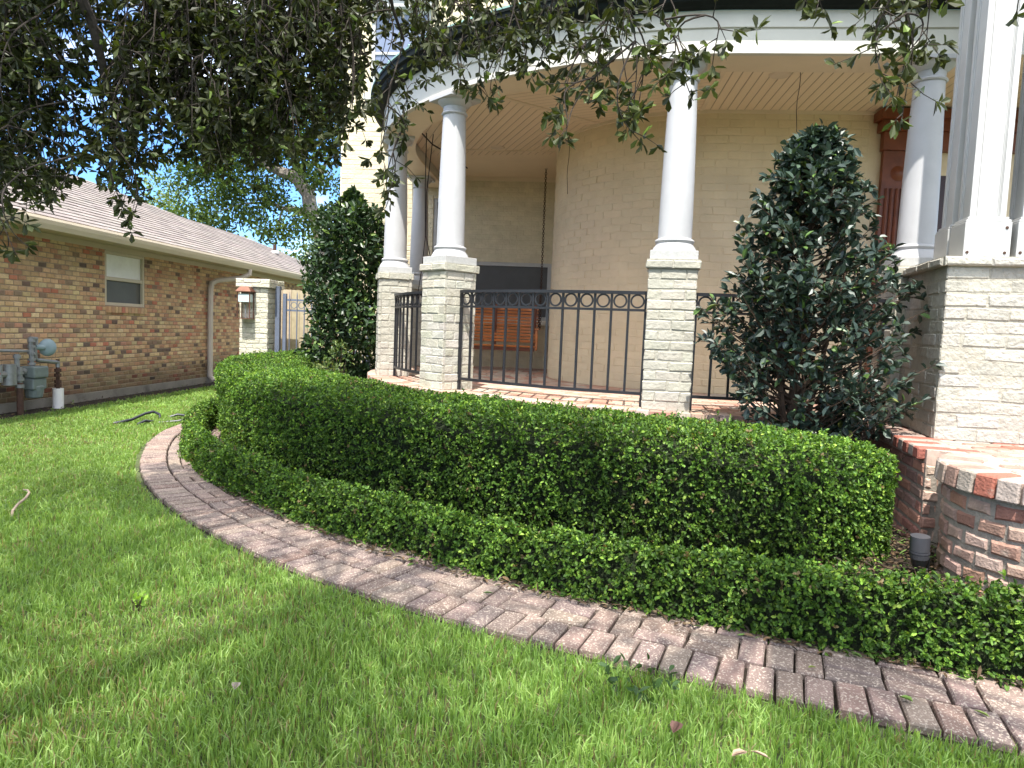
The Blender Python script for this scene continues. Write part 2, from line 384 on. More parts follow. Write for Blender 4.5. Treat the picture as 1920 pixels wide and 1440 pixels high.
# --- porch floor: slab with soldier nosing of bricks
EDGE = 3.80
mb = MB()
ring(mb, [(EDGE - .05, .02), (EDGE - .05, FZ - .075), (.5, FZ - .075), (.5, .02)], 2.2, -(QA + 1.6), True, .15, col=(.24, .20, .17))
mb.build('porch_foundation', M['redbrick'], house)
fl_c = lambda: jitcol([(.44, .26, .19), (.47, .32, .245), (.45, .37, .30), (.39, .21, .155), (.50, .39, .31)][rng.integers(5)], .12)
mb = MB()
q = 2.2
while q > -(QA + 1.6):
    q2 = q - .098
    P = []
    for qq, rr in ((q, EDGE - .22), (q - .09, EDGE - .22), (q2 + .006, EDGE), (q, EDGE)):
        P.append(outl(qq, rr)[0])
    dz = rng.uniform(-.002, .002)
    A, B, B2, A2 = outl(q, EDGE - .21)[0], outl(q2 + .008, EDGE - .21)[0], outl(q2 + .008, EDGE)[0], outl(q, EDGE)[0]
    k = rng.uniform(-.006, .006); n = outl(q, 1)[1]
    mb.hexa([A + Z3 * (FZ - .074), B + Z3 * (FZ - .074), B2 + Z3 * (FZ - .074) + n * k, A2 + Z3 * (FZ - .074) + n * k,
             A + Z3 * (FZ + dz), B + Z3 * (FZ + dz), B2 + Z3 * (FZ + dz) + n * k, A2 + Z3 * (FZ + dz) + n * k], fl_c())
    q = q2
# field bricks in tangential courses
r = EDGE - .225
while r > 1.45:
    q = 2.2 - rng.uniform(0, .2)
    while q > -(QA + 1.6):
        st = .205 * R0 / max(r, 1.2) if -QA < q < 0 else .205
        q2 = q - st
        A, B, B2, A2 = [outl(a, b)[0] for a, b in ((q, r - .095), (q2 + .01, r - .095), (q2 + .01, r), (q, r))]
        dz = rng.uniform(-.0015, .0015)
        mb.hexa([p + Z3 * (FZ - .05) for p in (A, B, B2, A2)] + [p + Z3 * (FZ - .001 + dz) for p in (A, B, B2, A2)], fl_c())
        q = q2
    r -= .104
bf = mb.build('porch_floor', M['floorbrick'], house)
mb = MB(); ring(mb, [(EDGE - .04, FZ - .07), (EDGE - .04, FZ - .006), (.5, FZ - .006), (.5, FZ - .07)], 2.2, -(QA + 1.6), True, .15)
mb.build('floor_mortar', M['mortar'], house)
# --- ceiling sections
def ceil_obj(poly, mat):
    mb = MB(); P = [W(*p, CZ) for p in poly]; n = len(P)
    c = np.mean(P, axis=0); mb.add(P + [c], T=[(i, n, (i + 1) % n) for i in range(n)])
    top = [p + Z3 * .06 for p in P]; mb.add(top + [c + Z3 * .06], T=[((i + 1) % n, n, i) for i in range(n)])
    return mb.build('porch_ceiling', mat, house)
CB = (.72, .59, .43); RO = 3.33
arc = lambda a0, a1, R, uc=0., n=14: [(uc + R * cos(a), R * sin(a)) for a in np.linspace(rad(a0), rad(a1), n)]
ceil_obj([(0, -RO), (3.6, -RO), (3.6, -1.6), (.0, -1.6)], board_mat('beadboard_straight', CB, PHI + pi / 2))
ceil_obj(arc(-90, -135, RO) + arc(-135, -90, 1.55), board_mat('beadboard_curve', CB, PHI - pi / 8))
ceil_obj(arc(-135, -186, RO) + arc(-186, -135, 1.4), board_mat('beadboard_side', CB, PHI - 3 * pi / 8))
ceil_obj([(-RO, .35), (-1.4, .15), (-1.4, BV + .02), (-RO, BV + .02)], M['ceil_plain'])
def cstrip(a, b, w=.022):
    mb = MB()
    a, b = W(*a, CZ - .008), W(*b, CZ - .008); d = (b - a) / np.linalg.norm(b - a); s = np.cross(Z3, d)
    mb.box(a - s * w, b - a, s * 2 * w, (0, 0, .012)); mb.build('ceiling_trim', M['soffit'], house)
cstrip((0, -RO), (0, -1.7)); cstrip((RO * cos(rad(-135)), RO * sin(rad(-135))), (UC + 1.7 * cos(rad(-135)), 1.7 * sin(rad(-135)))); cstrip((-RO, .0), (-1.5, .0))
mb = MB(); rows = []
ff, LL = arcmap(CZ - .03, RI - .005)
for s in np.linspace(0, LL + 1.5, 70): rows.append([ff(s, 0, .025), ff(s, .03, .025), ff(s, .03, .002), ff(s, 0, .002)])
mb.sweep(rows, True); mb.build('ceiling_trim', M['soffit'], house); mb = MB()
mb.box(W(-RO, BV - .03, CZ - .06), U3 * 1.85, V3 * .03, (0, 0, .06))
mb.build('ceiling_trim', M['soffit'], house)
# --- beam / frieze
RB = 3.665; Q0, Q1 = 3.3, -(QA + 1.6)
mb = MB(); ring(mb, [(RB, 3.366), (RB, 3.548), (3.335, 3.548), (3.335, 3.366)], Q0, Q1); mb.build('porch_beam', M['offwhite'], house)
mb = MB(); ring(mb, [(RB - .03, 3.360), (RB - .03, 3.364), (3.30, 3.364), (3.30, 3.360)], Q0, Q1)
ring(mb, [(3.335, 3.366), (3.335, 3.40), (3.305, 3.385), (3.305, 3.366)], Q0, Q1); mb.build('beam_soffit', M['soffit'], house)
mb = MB(); ring(mb, [(RB + .022, 3.358), (RB + .022, 3.384), (RB - .028, 3.384), (RB - .028, 3.358)], Q0, Q1, col=(.52, .505, .45))
ring(mb, [(RB + .014, 3.552), (RB + .014, 3.672), (3.35, 3.672), (3.35, 3.552)], Q0, Q1, col=(.52, .505, .45))
ring(mb, [(RB + .006, 3.547), (RB + .006, 3.553), (3.4, 3.553), (3.4, 3.547)], Q0, Q1, col=(.4, .38, .33)); 
for q in (.9, 2.1, -1.4, -3.3, -4.9):
    for (za, zb_, rr_) in ((3.40, 3.545, RB + .0005), (3.556, 3.67, RB + .0145)):
        p, n_, t_ = outl(q, rr_); mb.box(p - t_ * .0015 + Z3 * za - n_ * .004, t_ * .003, n_ * .0048, Z3 * (zb_ - za), (.25, .23, .2))
mb.build('frieze_board', M['offwhite2'], house)
mb = MB(); ring(mb, [(RB + .03, 3.676), (RB + .075, 3.682), (RB + .115, 3.705), (RB + .13, 3.745), (RB + .16, 3.76), (RB + .165, 3.825), (RB + .13, 3.83), (RB + .0, 3.80), (RB + .016, 3.676)], Q0, Q1)
ring(mb, [(RB + .172, 3.812), (RB + .172, 3.828), (RB + .14, 3.828), (RB + .14, 3.812)], Q0, Q1)
mb.build('gutter', M['gutterdark'], house, smooth=False)
mb = MB(); ring(mb, [(RB + .175, 3.834), (RB + .175, 3.85), (RI, 4.46), (RI, 4.30)], Q0, Q1)
for q in np.arange(Q0, Q1, -.45):
    p0, p1 = outl(q, RB + .17)[0] + Z3 * 3.855, outl(q, RI + .05)[0] + Z3 * 4.45
    mb.tube([p0, p1], .016, 5)
mb.build('roof', M['copper'], house)

# --- columns
def square_bricks(mb, c, w, z0, z1, X, colf, bl=.19, bh=.07, j=.008, jit=.005, core=(.37, .35, .29)):
    Y = np.cross(Z3, X)
    h = w - .03
    mb.cbox((*c[:2], z0), 2 * (w - .0045), 2 * (w - .0045), z1 - z0, X, Y, core)
    for k, (a, b) in enumerate(((X, -Y), (Y, X), (-X, Y), (-Y, -X))):
        o = np.array([c[0], c[1], z0]) + b * h - a * w
        bricks(mb, flatmap(o, a, b), 2 * w, z1 - z0, bl, bh, j, .03, jit, colf, inset0=(0 if k % 2 == 0 else .031), bevel=.006, course0=k)
def column(q, pil_mat='cream', side=False):
    p, n, t = outl(q, R0)
    X = t
    root = MB()
    zc, z1 = 1.74, 1.81
    # shaft first (the part object), capital / base / pillar as sub-parts
    zb, zt = 1.975, 3.20
    prof = [(.133 - .026 * (k / 10) ** 1.6, zb + (zt - zb) * k / 10) for k in range(11)] 
    root.lathe(prof, (p[0], p[1], 0), 40)
    sh = root.build('column', M['whitecol'], house, smooth=True)
    mb = MB()
    mb.lathe([(.100, zt), (.118, zt + .002), (.125, zt + .012), (.118, zt + .024), (.108, zt + .027), (.108, zt + .075), (.116, zt + .078), (.122, zt + .086), (.135, zt + .094), (.158, zt + .115), (.163, zt + .126), (.0, zt + .126)], (p[0], p[1], 0), 40)
    cap = smooth_edges(mb.build('capital', M['whitecol'], sh), 30)
    mb = MB(); mb.cbox((p[0], p[1], zt + .127), .35, .35, .033, t, n); bev(mb.build('abacus', M['whitecol'], cap) if False else mb.build('abacus', M['whitecol'], sh), .004)
    mb = MB()
    mb.lathe([(.0, zb + .012), (.134, zb + .012), (.150, zb + .004), (.156, zb - .008), (.150, zb - .020), (.143, zb - .026), (.148, zb - .034), (.150, zb - .040), (.165, zb - .062), (.178, zb - .088), (.183, zb - .10), (.183, z1 + .002)], (p[0], p[1], 0), 40)
    smooth_edges(mb.build('base_moulding', M['whitecol'], sh), 30)
    mb = MB(); mb.cbox((p[0], p[1], z1), .368, .368, .070, t, n); bev(mb.build('plinth', M['plinth'], sh), .004)
    mb = MB(); square_bricks(mb, p, .186, FZ, zc, X, (lambda: jitcol((.40, .378, .315), .06)) if pil_mat == 'cream' else (lambda: jitcol([(.44, .415, .34), (.39, .375, .30), (.47, .445, .38)][rng.integers(3)], .08)))
    square_bricks(mb, p, .207, zc + .001, z1, X, lambda: jitcol((.39, .37, .305), .06), bl=.205, bh=.06)
    mb.build('brick_pillar', M['cream' if pil_mat == 'cream' else 'weathered'], sh)
    return sh
QP = dict(P3=1.405, P2=-.427, P1=-2.659, P0=-4.337, PM=-(QA + .92))
for k, q in QP.items(): column(q, 'weathered' if k == 'P1' else 'cream')

# --- entrance pier with three square columns, landing
EX = np.array([cos(rad(-14)), sin(rad(-14)), 0]); EY = np.array([sin(rad(14)), cos(rad(14)), 0])
PO = np.array([2.735, 4.455, 0])
pier_c = lambda: jitcol([(.37, .35, .30), (.335, .316, .27), (.39, .37, .325)][rng.integers(3)], .05)
mb = MB(); ph = 1.735
mb.box(PO + EX * .004 + EY * .004 + Z3 * FZ, EX * 1.28, EY * .985, Z3 * (ph - FZ), (.36, .335, .275))
bricks(mb, flatmap(PO + EY * .03 + Z3 * FZ, EX, -EY), 1.3, ph - FZ, .235, .075, .008, .03, .006, pier_c, bevel=.007)
bricks(mb, flatmap(PO + EX * .03 + Z3 * FZ + EY * 1.0, -EY, -EX), 1.0, ph - FZ, .235, .075, .008, .03, .006, pier_c, inset0=.031, bevel=.007)
mb.box(PO - EX * .03 - EY * .03 + Z3 * ph, EX * 1.36, EY * 1.06, Z3 * .055, (.36, .335, .275))
bricks(mb, flatmap(PO - EX * .028 - EY * .015 + Z3 * (ph - .004), EX, -EY), 1.36, .062, .25, .058, .009, .03, .004, pier_c, bevel=.010)
bricks(mb, flatmap(PO - EX * .015 + EY * 1.03 + Z3 * (ph - .004), -EY, -EX), 1.06, .062, .25, .058, .009, .03, .004, pier_c, inset0=.032, bevel=.010)
pier = mb.build('entry_pier', M['pierbrick'], house)
zt0 = 1.795
def sqcol(a, b):
    o = PO + EX * a + EY * b
    w = .262
    mb = MB()
    ws = .205; i = (w - ws) / 2
    so = o + EX * i + EY * i
    mb.box(so + EX * .012 + EY * .012 + Z3 * (zt0 + .25), EX * (ws - .024), EY * (ws - .024), Z3 * 2.35)
    zs = zt0 + .255
    for (dx, dy, lx, ly) in ((0, 0, .034, .034), (ws - .034, 0, .034, .034), (0, ws - .034, .034, .034), (ws - .034, ws - .034, .034, .034)):
        mb.box(so + EX * dx + EY * dy + Z3 * zs, EX * lx, EY * ly, Z3 * 2.34)
    for k in (.036, .044):   # bead beside the corner boards
        for dx in (k, ws - k):
            mb.tube([so + EX * dx + EY * .010 + Z3 * zs, so + EX * dx + EY * .010 + Z3 * (zs + 2.3)], .004, 5)
            mb.tube([so + EX * .010 + EY * dx + Z3 * zs, so + EX * .010 + EY * dx + Z3 * (zs + 2.3)], .004, 5)
    c = bev(mb.build('square_column', M['white'], house), .003)
    mb = MB(); mb.box(o + Z3 * zt0, EX * w, EY * w, Z3 * .222); bev(mb.build('base_block', M['white'], c), .004)
    mb = MB(); mb.box(o + EX * .004 + EY * .004 + Z3 * (zt0 + .2225), EX * (w - .008), EY * (w - .008), Z3 * .014); mb.box(o + EX * .014 + EY * .014 + Z3 * (zt0 + .237), EX * (w - .028), EY * (w - .028), Z3 * .017)
    bev(mb.build('base_moulding', M['white'], c), .005)
    for (x, z) in ((.022, .03), (w - .03, .028), (w - .028, .185)):
        mb = MB()
        mb.lathe([(0, -.004), (.008, -.004), (.010, 0), (.008, .004), (0, .004)], (0, 0, 0), 8)
        k = mb.v[-1]; k2 = k.copy(); mb.v[-1] = (o + EX * x - EY * .002 + Z3 * (zt0 + z)) + k2[:, [0]] * EX + k2[:, [1]] * Z3 + k2[:, [2]] * EY
        mb.build('rusty_nail', M['rust'], c)
sqcol(.095, .06); sqcol(.095 + .296, .06); sqcol(.095, .06 + .305)
mb = MB(); mb.box(PO + EX * .02 + EY * -.02 + Z3 * 4.41, EX * 1.6, EY * .9, Z3 * .5); mb.build('portico_beam', M['white'], house)
# --- brick landing
LC = np.array([2.80, 3.40]); LR = .585
def landing_poly(off):
    pts = []
    for a in np.linspace(114, 256, 28): pts.append((LC[0] + (LR + off) * cos(rad(a)), LC[1] + (LR + off) * sin(rad(a))))
    pts.append(tuple((np.array([*pts[-1], 0]) + EX * 2.2)[:2]))
    return pts
back = [tuple((PO + EX * 2.2 + EY * 1.6)[:2]), tuple((np.array([2.44, 4.02, 0]) + EY * 1.4)[:2]), (2.44, 4.02), (2.50, 4.0)]
def prism(mb, poly, z0, z1, col):
    n = len(poly); P = [(*p, z0) for p in poly] + [(*p, z1) for p in poly]
    cx = np.mean(poly, axis=0); cx = np.array([2.95, 3.9])
    mb.add(P, [(i, (i + 1) % n, n + (i + 1) % n, n + i) for i in range(n)], qc=col)
    mb.add([(*p, z1) for p in poly] + [(*cx, z1)], T=[(i, (i + 1) % n, n) for i in range(n)], qc=col)
mb = MB()
prism(mb, landing_poly(-.050) + back, 0, FZ - .112, (.27, .235, .195))
land_c = lambda: jitcol([(.30, .18, .135), (.33, .225, .18), (.25, .17, .14), (.36, .255, .21), (.28, .14, .10)][rng.integers(5)], .14)
arcL = (LR - .045) * rad(256 - 114)
def lmap(s, t, d):
    if s < arcL:
        a = rad(114) + s / (LR - .045); return np.array([LC[0] + (LR - .065 + d) * cos(a), LC[1] + (LR - .065 + d) * sin(a), t])
    a = rad(256); p = np.array([LC[0] + (LR - .065 + d) * cos(a), LC[1] + (LR - .065 + d) * sin(a), t]); return p + EX * (s - arcL)
bricks(mb, lmap, arcL + 2.2, FZ - .115, .128, .062, .019, .028, .006, land_c, bevel=.012)
bo = np.array([2.44, 4.02, 0])
bricks(mb, flatmap(bo + EX * .02 + EY * 1.3, -EY, -EX), 1.28, FZ - .08, .2, .066, .016, .03, .004, lambda: jitcol([(.26, .13, .10), (.33, .17, .12), (.22, .14, .11)][rng.integers(3)], .15), bevel=.01)  # shadowed side face: its shade is put into darker brick colours
bricks(mb, flatmap(bo + EY * .02 - EX * .0, EX, -EY), .10, FZ - .08, .09, .066, .016, .03, .005, lambda: jitcol([(.48, .27, .20), (.42, .24, .18), (.50, .36, .28)][rng.integers(3)], .12), bevel=.01)  # sunlit end of the same wall: the light is put into paler bricks
mb.build('brick_landing', M['redbrick'], house)
mb = MB()
a = 114.
top_c = lambda: jitcol([(.28, .18, .14), (.31, .225, .18), (.30, .25, .21), (.33, .27, .23), (.28, .10, .07)][rng.integers(5)], .1)
while a < 255.5:
    a2 = min(a + 11.0, 256)
    P = lambda aa, rr, z: (LC[0] + rr * cos(rad(aa)), LC[1] + rr * sin(rad(aa)), z)
    k = rng.uniform(-.008, .008); b = a2 - 1.2; r1 = LR + k; r0 = LR - .21
    zlo, zhi = FZ - .108, FZ + rng.uniform(-.004, .004)
    mb.hexa([P(a, r0, zlo), P(a, r1, zlo), P(b, r1, zlo), P(b, r0, zlo), P(a, r0, zhi), P(a, r1 - .008, zhi), P(b, r1 - .008, zhi), P(b, r0, zhi)], top_c())
    a = a2
e = np.array(P(256, LR, 0)); 
for k in range(17):
    kk = rng.uniform(-.006, .006)
    mb.box(e + EX * (.013 + k * .126) + Z3 * (FZ - .108) - EY * (kk), EX * .114, EY * .21, Z3 * (.108 + rng.uniform(-.003, .003)), top_c())
# rows of bricks filling the landing top
def inpoly(p, poly):
    x, y = p; c = False; n = len(poly)
    for i in range(n):
        x1, y1 = poly[i]; x2, y2 = poly[(i + 1) % n]
        if (y1 > y) != (y2 > y) and x < (x2 - x1) * (y - y1) / (y2 - y1) + x1: c = not c
    return c
inner = landing_poly(-.245) + back
for ix in range(-4, 26):
    for iy in range(-10, 26):
        p = np.array([2.6, 3.4, 0]) + EX * ix * .212 + EY * (iy * .074 + .0) + EX * (.106 if iy % 2 else 0)
        if all(inpoly(tuple((p + EX * dx + EY * dy)[:2]), inner) for dx in (0, .1) for dy in (0, .06)):
            mb.box(p + Z3 * (FZ - .06), EX * .202, EY * .066, Z3 * (.058 + rng.uniform(-.003, .003)), top_c())
# nosing of the rear side wall and broken corner brick
for k in range(12):
    kk = rng.uniform(-.006, .006)
    mb.box(bo + EX * (-.035 + kk) + EY * (.03 + k * .108) + Z3 * (FZ - .076), EX * .2, EY * .098, Z3 * (.074 + rng.uniform(-.003, .003)), top_c())
bev(mb.build('landing_nosing', M['redbrick'], house), .008, 1)
mb = MB(); prism(mb, landing_poly(-.03) + back, FZ - .11, FZ - .010, (.40, .37, .33)); mb.build('landing_mortar', M['mortar2'], house)

# --- front door surround (on the straight wall)
mb = MB(); vw = -(RI + .01)
u0 = 1.80
mb.box(W(u0, vw, FZ), U3 * .30, V3 * -.06, Z3 * 2.52)
for k in range(5): mb.tube([W(u0 + .05 + k * .05, vw - .065, FZ + .3), W(u0 + .05 + k * .05, vw - .065, FZ + 2.15)], .016, 6)
mb.lathe([(0, -.01), (.05, -.01), (.075, .0), (.05, .012), (.03, .02), (0, .026)], (0, 0, 0), 14)
k = mb.v[-1].copy(); mb.v[-1] = W(u0 + .15, vw - .062, FZ + 2.30) + k[:, [0]] * U3 + k[:, [1]] * Z3 - k[:, [2]] * V3
mb.box(W(u0 - .10, vw, FZ + 2.80), U3 * 1.9, V3 * -.20, Z3 * .09); mb.box(W(u0 - .06, vw, FZ + 2.70), U3 * 1.84, V3 * -.14, Z3 * .098); mb.box(W(u0 - .02, vw, FZ + 2.522), U3 * 1.8, V3 * -.09, Z3 * .176)
mb.box(W(u0 + 1.45, vw, FZ), U3 * .30, V3 * -.06, Z3 * 2.52)
dr = mb.build('door_surround', M['doorwood'], house)
mb = MB(); mb.box(W(u0 + .302, vw + .08, FZ), U3 * 1.146, V3 * -.05, Z3 * 2.51); 
for a in (.36, .80):
    for c, d in ((.2, .95), (1.1, 2.3)): mb.box(W(u0 + a, vw + .02, FZ + c), U3 * .36, V3 * -.012, Z3 * (d - c))
mb.build('door', M['doordark'], dr)

# ================================================================== RAILINGS
def railing(qa, qb, label):
    qc = (qa + qb) / 2; c = outl(qc, R0)[0] + Z3 * FZ
    root = thing('porch_railing', c, label, 'railing', 'black iron railings between the porch pillars')
    RR = 3.517
    zt, z2, zb = 1.569, 1.405, .722
    def bar(mb, z0, z1, r0, r1): ring(mb, [(r1, z0), (r1, z1), (r0, z1), (r0, z0)], qa, qb, True, .06)
    mb = MB(); bar(mb, zt - .026, zt, RR - .024, RR + .024); mb.build('top_rail', M['iron'], root)
    mb = MB(); bar(mb, z2, z2 + .02, RR - .014, RR + .014); mb.build('ring_rail', M['iron'], root)
    mb = MB(); bar(mb, zb, zb + .024, RR - .014, RR + .014); mb.build('bottom_rail', M['iron'], root)
    n = max(2, int(round(abs(qb - qa) / .142)))
    for i in range(n + 1):
        q = qa + (qb - qa) * i / n; p, nn, t = outl(q, RR); w = .025 if i in (0, n) else .018
        mb = MB(); mb.cbox((*p[:2], zb + .0242), w, w, z2 - zb - .0244, t, nn); mb.cbox((*p[:2], z2 + .0202), w, w, zt - .0262 - z2 - .0202, t, nn)
        if i in (0, n): mb.cbox((*p[:2], FZ), w, w, zb - FZ - .0002, t, nn)
        mb.build('baluster', M['iron'], root)
        if i < n:
            q = qa + (qb - qa) * (i + .5) / n; p, nn, t = outl(q, RR); mb = MB()
            c0 = p + Z3 * (z2 + .082); R1, R2 = .0585, .0445; pr = []
            for a in np.linspace(0, 2 * pi, 25):
                e = t * cos(a) + Z3 * sin(a); pr.append([c0 + e * R1 + nn * .006, c0 + e * R1 - nn * .006, c0 + e * R2 - nn * .006, c0 + e * R2 + nn * .006])
            mb.sweep(pr, True); mb.build('ring', M['iron'], root)
    return root
g = .196
railing(QP['P2'] - g, QP['P1'] + g, 'long curved black iron railing with rings, in front of the porch swing')
railing(QP['P1'] - g, QP['P0'] + g, 'short tightly curved black iron railing left of the mossy pillar')
railing(QP['P3'] - g, QP['P2'] + g, 'black iron railing behind the holly tree')

# ================================================================== PORCH SWING
sw = thing('porch_swing', W(-2.35, .95, FZ + .36), 'varnished orange brown wooden slat porch swing hanging on chains', 'porch swing')
su0, su1 = -2.95, -1.74
for k in range(11):
    mb = MB(); z = .985 + .045 + k * .047; y = 1.13 + .012 * k * .8
    mb.box(W(su0, y, z), U3 * (su1 - su0), V3 * .018, Z3 * .036); bev(mb.build('back_slat', M['wood'], sw), .006)
for k in range(7):
    mb = MB(); y = .62 + k * .072
    mb.box(W(su0, y, .965 + (.006 if k < 2 else 0)), U3 * (su1 - su0), V3 * .060, Z3 * .02); bev(mb.build('seat_slat', M['wood'], sw), .006)
mb = MB(); mb.box(W(su0 + .02, .64, .915), U3 * (su1 - su0 - .04), V3 * .03, Z3 * .048)
for uu in (su0 + .03, su1 - .07, -2.4): mb.box(W(uu, .66, .917), U3 * .04, V3 * .47, Z3 * .046); mb.box(W(uu, 1.152, .93), U3 * .04, V3 * .03, Z3 * .66)
mb.build('seat_frame', M['doorwood'], sw)
for uu in (su0 - .03, su1 - .02):
    mb = MB(); mb.box(W(uu, .62, 1.22), U3 * .06, V3 * .53, Z3 * .024); mb.box(W(uu + .012, .64, .93), U3 * .036, V3 * .045, Z3 * .288); bev(mb.build('armrest', M['wood'], sw), .005)
def chain(mb, a, b, ln=.042, wr=.0048):
    a, b = np.array(a, float), np.array(b, float); d = b - a; n = int(np.linalg.norm(d) / (ln * .76)); d /= np.linalg.norm(d)
    s1 = np.cross(d, [.3, .9, .1]); s1 /= np.linalg.norm(s1); s2 = np.cross(d, s1)
    for i in range(n):
        c = a + (b - a) * (i + .5) / n; s = s1 if i % 2 else s2
        pts = [c + d * (ln / 2) * cos(t) + s * .014 * sin(t) for t in np.linspace(0, 2 * pi, 9)]
        mb.tube(pts, wr, 4, cap=False)
for uu in (su0 - .02, su1 + .03):
    mb = MB(); top = W(uu, .95, CZ - .03); mid = W(uu, .95, 1.95)
    chain(mb, top, mid); chain(mb, mid, W(uu, .66, 1.24)); chain(mb, mid, W(uu, 1.16, 1.24))
    mb.tube([top + U3 * .014 * sin(t) + Z3 * (.02 + .014 * cos(t)) for t in np.linspace(0, 5.2, 9)], .004, 5)
    mb.build('chain', M['rust'], sw)

# small hanging things on the porch
def wire_hook(u, v, length, label):
    p = W(u, v, CZ); mb = MB()
    mb.tube([p, p - Z3 * .05], .004, 5); mb.tube([p - Z3 * .05 + U3 * .018 * sin(t) - Z3 * (.018 - .018 * cos(t)) for t in np.linspace(0, 4.6, 9)], .004, 5)
    mb.tube([p - Z3 * (.075 + k * length / 6) + U3 * .008 * sin(k * 1.3) for k in range(7)], .0032, 5)
    tag(mb.build('hanging_wire', M['cable'], None, loc=p - Z3 * length), label, 'wire', 'plant wires hanging from the porch ceiling')
wire_hook(.56, -3.12, .52, 'dark plant wire on a ceiling hook straight above the holly tree')
wire_hook(-1.36, -.80, .62, 'short dark wire hanging from the ceiling beside the curved wall')
def jhook(q, r, z, label):
    p = outl(q, r)[0] + Z3 * z; t = outl(q, r)[2]; mb = MB()
    mb.tube([p, p - Z3 * .02], .004, 5); mb.tube([p - Z3 * .02 + t * (.018 - .018 * cos(a)) - Z3 * .024 * sin(a) for a in np.linspace(0, 3.6, 9)], .004, 5)
    tag(mb.build('cup_hook', M['cable'], None, loc=p - Z3 * .05), label, 'hook', 'cup hooks in the porch beam')
jhook(-3.85, 3.50, 3.359, 'dark cup hook in the beam soffit left of the mossy pillar')
jhook(-5.35, 3.50, 3.359, 'dark cup hook in the beam soffit over the rearmost round column')
mb = MB()
p0 = W(-3.17, -.95, 3.52)
mb.tube([W(-3.15, -1.05, 3.53), W(-3.02, -.7, 3.42), W(-2.80, -.3, 3.36), W(-2.68, -.1, 3.28)], .009, 6)
mb.tube([W(-3.05, -.9, 3.5), W(-3.06, -.85, 2.9), W(-3.04, -.85, 2.3), W(-3.07, -.86, 1.9), W(-3.10, -.9, 1.6)], .006, 6)
mb.tube([W(-2.98, -.85, 3.5), W(-3.04, -.86, 2.8), W(-3.03, -.86, 2.3), W(-2.94, -.88, 1.95), W(-2.80, -.9, 1.7)], .006, 6)
tag(mb.build('loose_cable', M['cable'], None, loc=p0), 'loose dark cable dangling in loops from the porch ceiling beside the mossy pillar', 'cable')
for (u, v, lb) in ((.50, -2.75, 'round white recessed ceiling light above the holly tree'), (-2.29, -.15, 'round recessed ceiling light above the porch swing')):
    p = W(u, v, CZ); mb = MB(); mb.lathe([(.0, -.012), (.07, -.012), (.085, -.010), (.095, -.002), (.095, .002)], p, 28)
    tag(smooth_edges(mb.build('recessed_light', M['fixture'], None, loc=p)), lb, 'ceiling light', 'recessed porch ceiling lights')

# ================================================================== NEIGHBOUR HOUSE
PSI = .062
D3 = np.array([sin(PSI), cos(PSI), 0]); N3 = np.array([cos(PSI), -sin(PSI), 0])
W0 = np.array([-5.87, 8.84, 0])
nb = thing('brick_house', W0 + D3 * 3 - N3 * 3, 'single storey multicoloured brick house with pale shingle roof', 'house')
def NW(s, z=0., d=0.): return W0 + D3 * s + N3 * d + Z3 * z
S0, S1 = -4.5, 13.5
SL = .125; WT = 2.20
wins = (1.04, 2.0, 1.33, 2.16)
bc = [(0.540, 0.378, 0.216), (0.504, 0.327, 0.186), (0.467, 0.268, 0.161), (0.432, 0.229, 0.144), (0.561, 0.421, 0.251), (0.513, 0.344, 0.196), (0.523, 0.361, 0.213), (0.478, 0.301, 0.179), (0.444, 0.266, 0.163), (0.488, 0.318, 0.193), (0.543, 0.395, 0.233), (0.425, 0.159, 0.104), (0.145, 0.097, 0.078), (0.399, 0.207, 0.137), (0.503, 0.319, 0.186), (0.522, 0.353, 0.205), (0.541, 0.386, 0.224), (0.460, 0.275, 0.165), (0.237, 0.156, 0.111), (0.505, 0.335, 0.195)]
nbc = lambda: jitcol(bc[rng.integers(len(bc))], .15)
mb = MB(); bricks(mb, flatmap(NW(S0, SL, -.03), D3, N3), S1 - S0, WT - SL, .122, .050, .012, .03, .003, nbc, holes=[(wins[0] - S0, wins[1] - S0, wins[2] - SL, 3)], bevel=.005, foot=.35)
for k in range(12):
    mb.box(NW(wins[0] + .02 + k * .078, wins[2] - .10, -.02), D3 * .066, N3 * .055, Z3 * .085, nbc())
mb.build('brick_wall', M['tanbrick'], nb)
mb = MB()
mb.box(NW(S0, 0, -.008) - N3 * .3, D3 * (wins[0] - S0), N3 * .3, Z3 * WT); mb.box(NW(wins[1], 0, -.008) - N3 * .3, D3 * (S1 - wins[1]), N3 * .3, Z3 * WT)
mb.box(NW(wins[0], 0, -.008) - N3 * .3, D3 * (wins[1] - wins[0]), N3 * .3, Z3 * (wins[2]))
mb.build('mortar_backing', M['darkmortar'], nb)
mb = MB(); mb.box(NW(S0, -.05, 0), D3 * (S1 - S0), N3 * .018, Z3 * (SL + .045)); bev(mb.build('slab_edge', M['concrete'], nb), .006)
# window
mb = MB(); z0, z1 = wins[2], 2.10
def wbar(a, b, c, d, dd, th): mb.box(NW(a, c, dd), D3 * (b - a), N3 * th, Z3 * (d - c))
a, b = wins[0] + .004, wins[1] - .004
wbar(a, a + .045, z0, z1, -.06, .05); wbar(b - .045, b, z0, z1, -.06, .05); wbar(a + .045, b - .045, z0, z0 + .045, -.06, .048); wbar(a + .045, b - .045, z1 - .04, z1, -.06, .048); wbar(a + .045, b - .045, (z0 + z1) / 2 - .025, (z0 + z1) / 2 + .025, -.06, .044)
wn = bev(mb.build('window', M['trim_tan'], nb), .004)
mb = MB(); wbar(a + .045, b - .045, (z0 + z1) / 2 + .025, z1 - .04, -.06, .01); mb.build('blind', M['blind'], wn)
mb = MB(); wbar(a + .045, b - .045, z0 + .045, (z0 + z1) / 2 - .025, -.06, .01); mb.build('screen', M['screen'], wn)
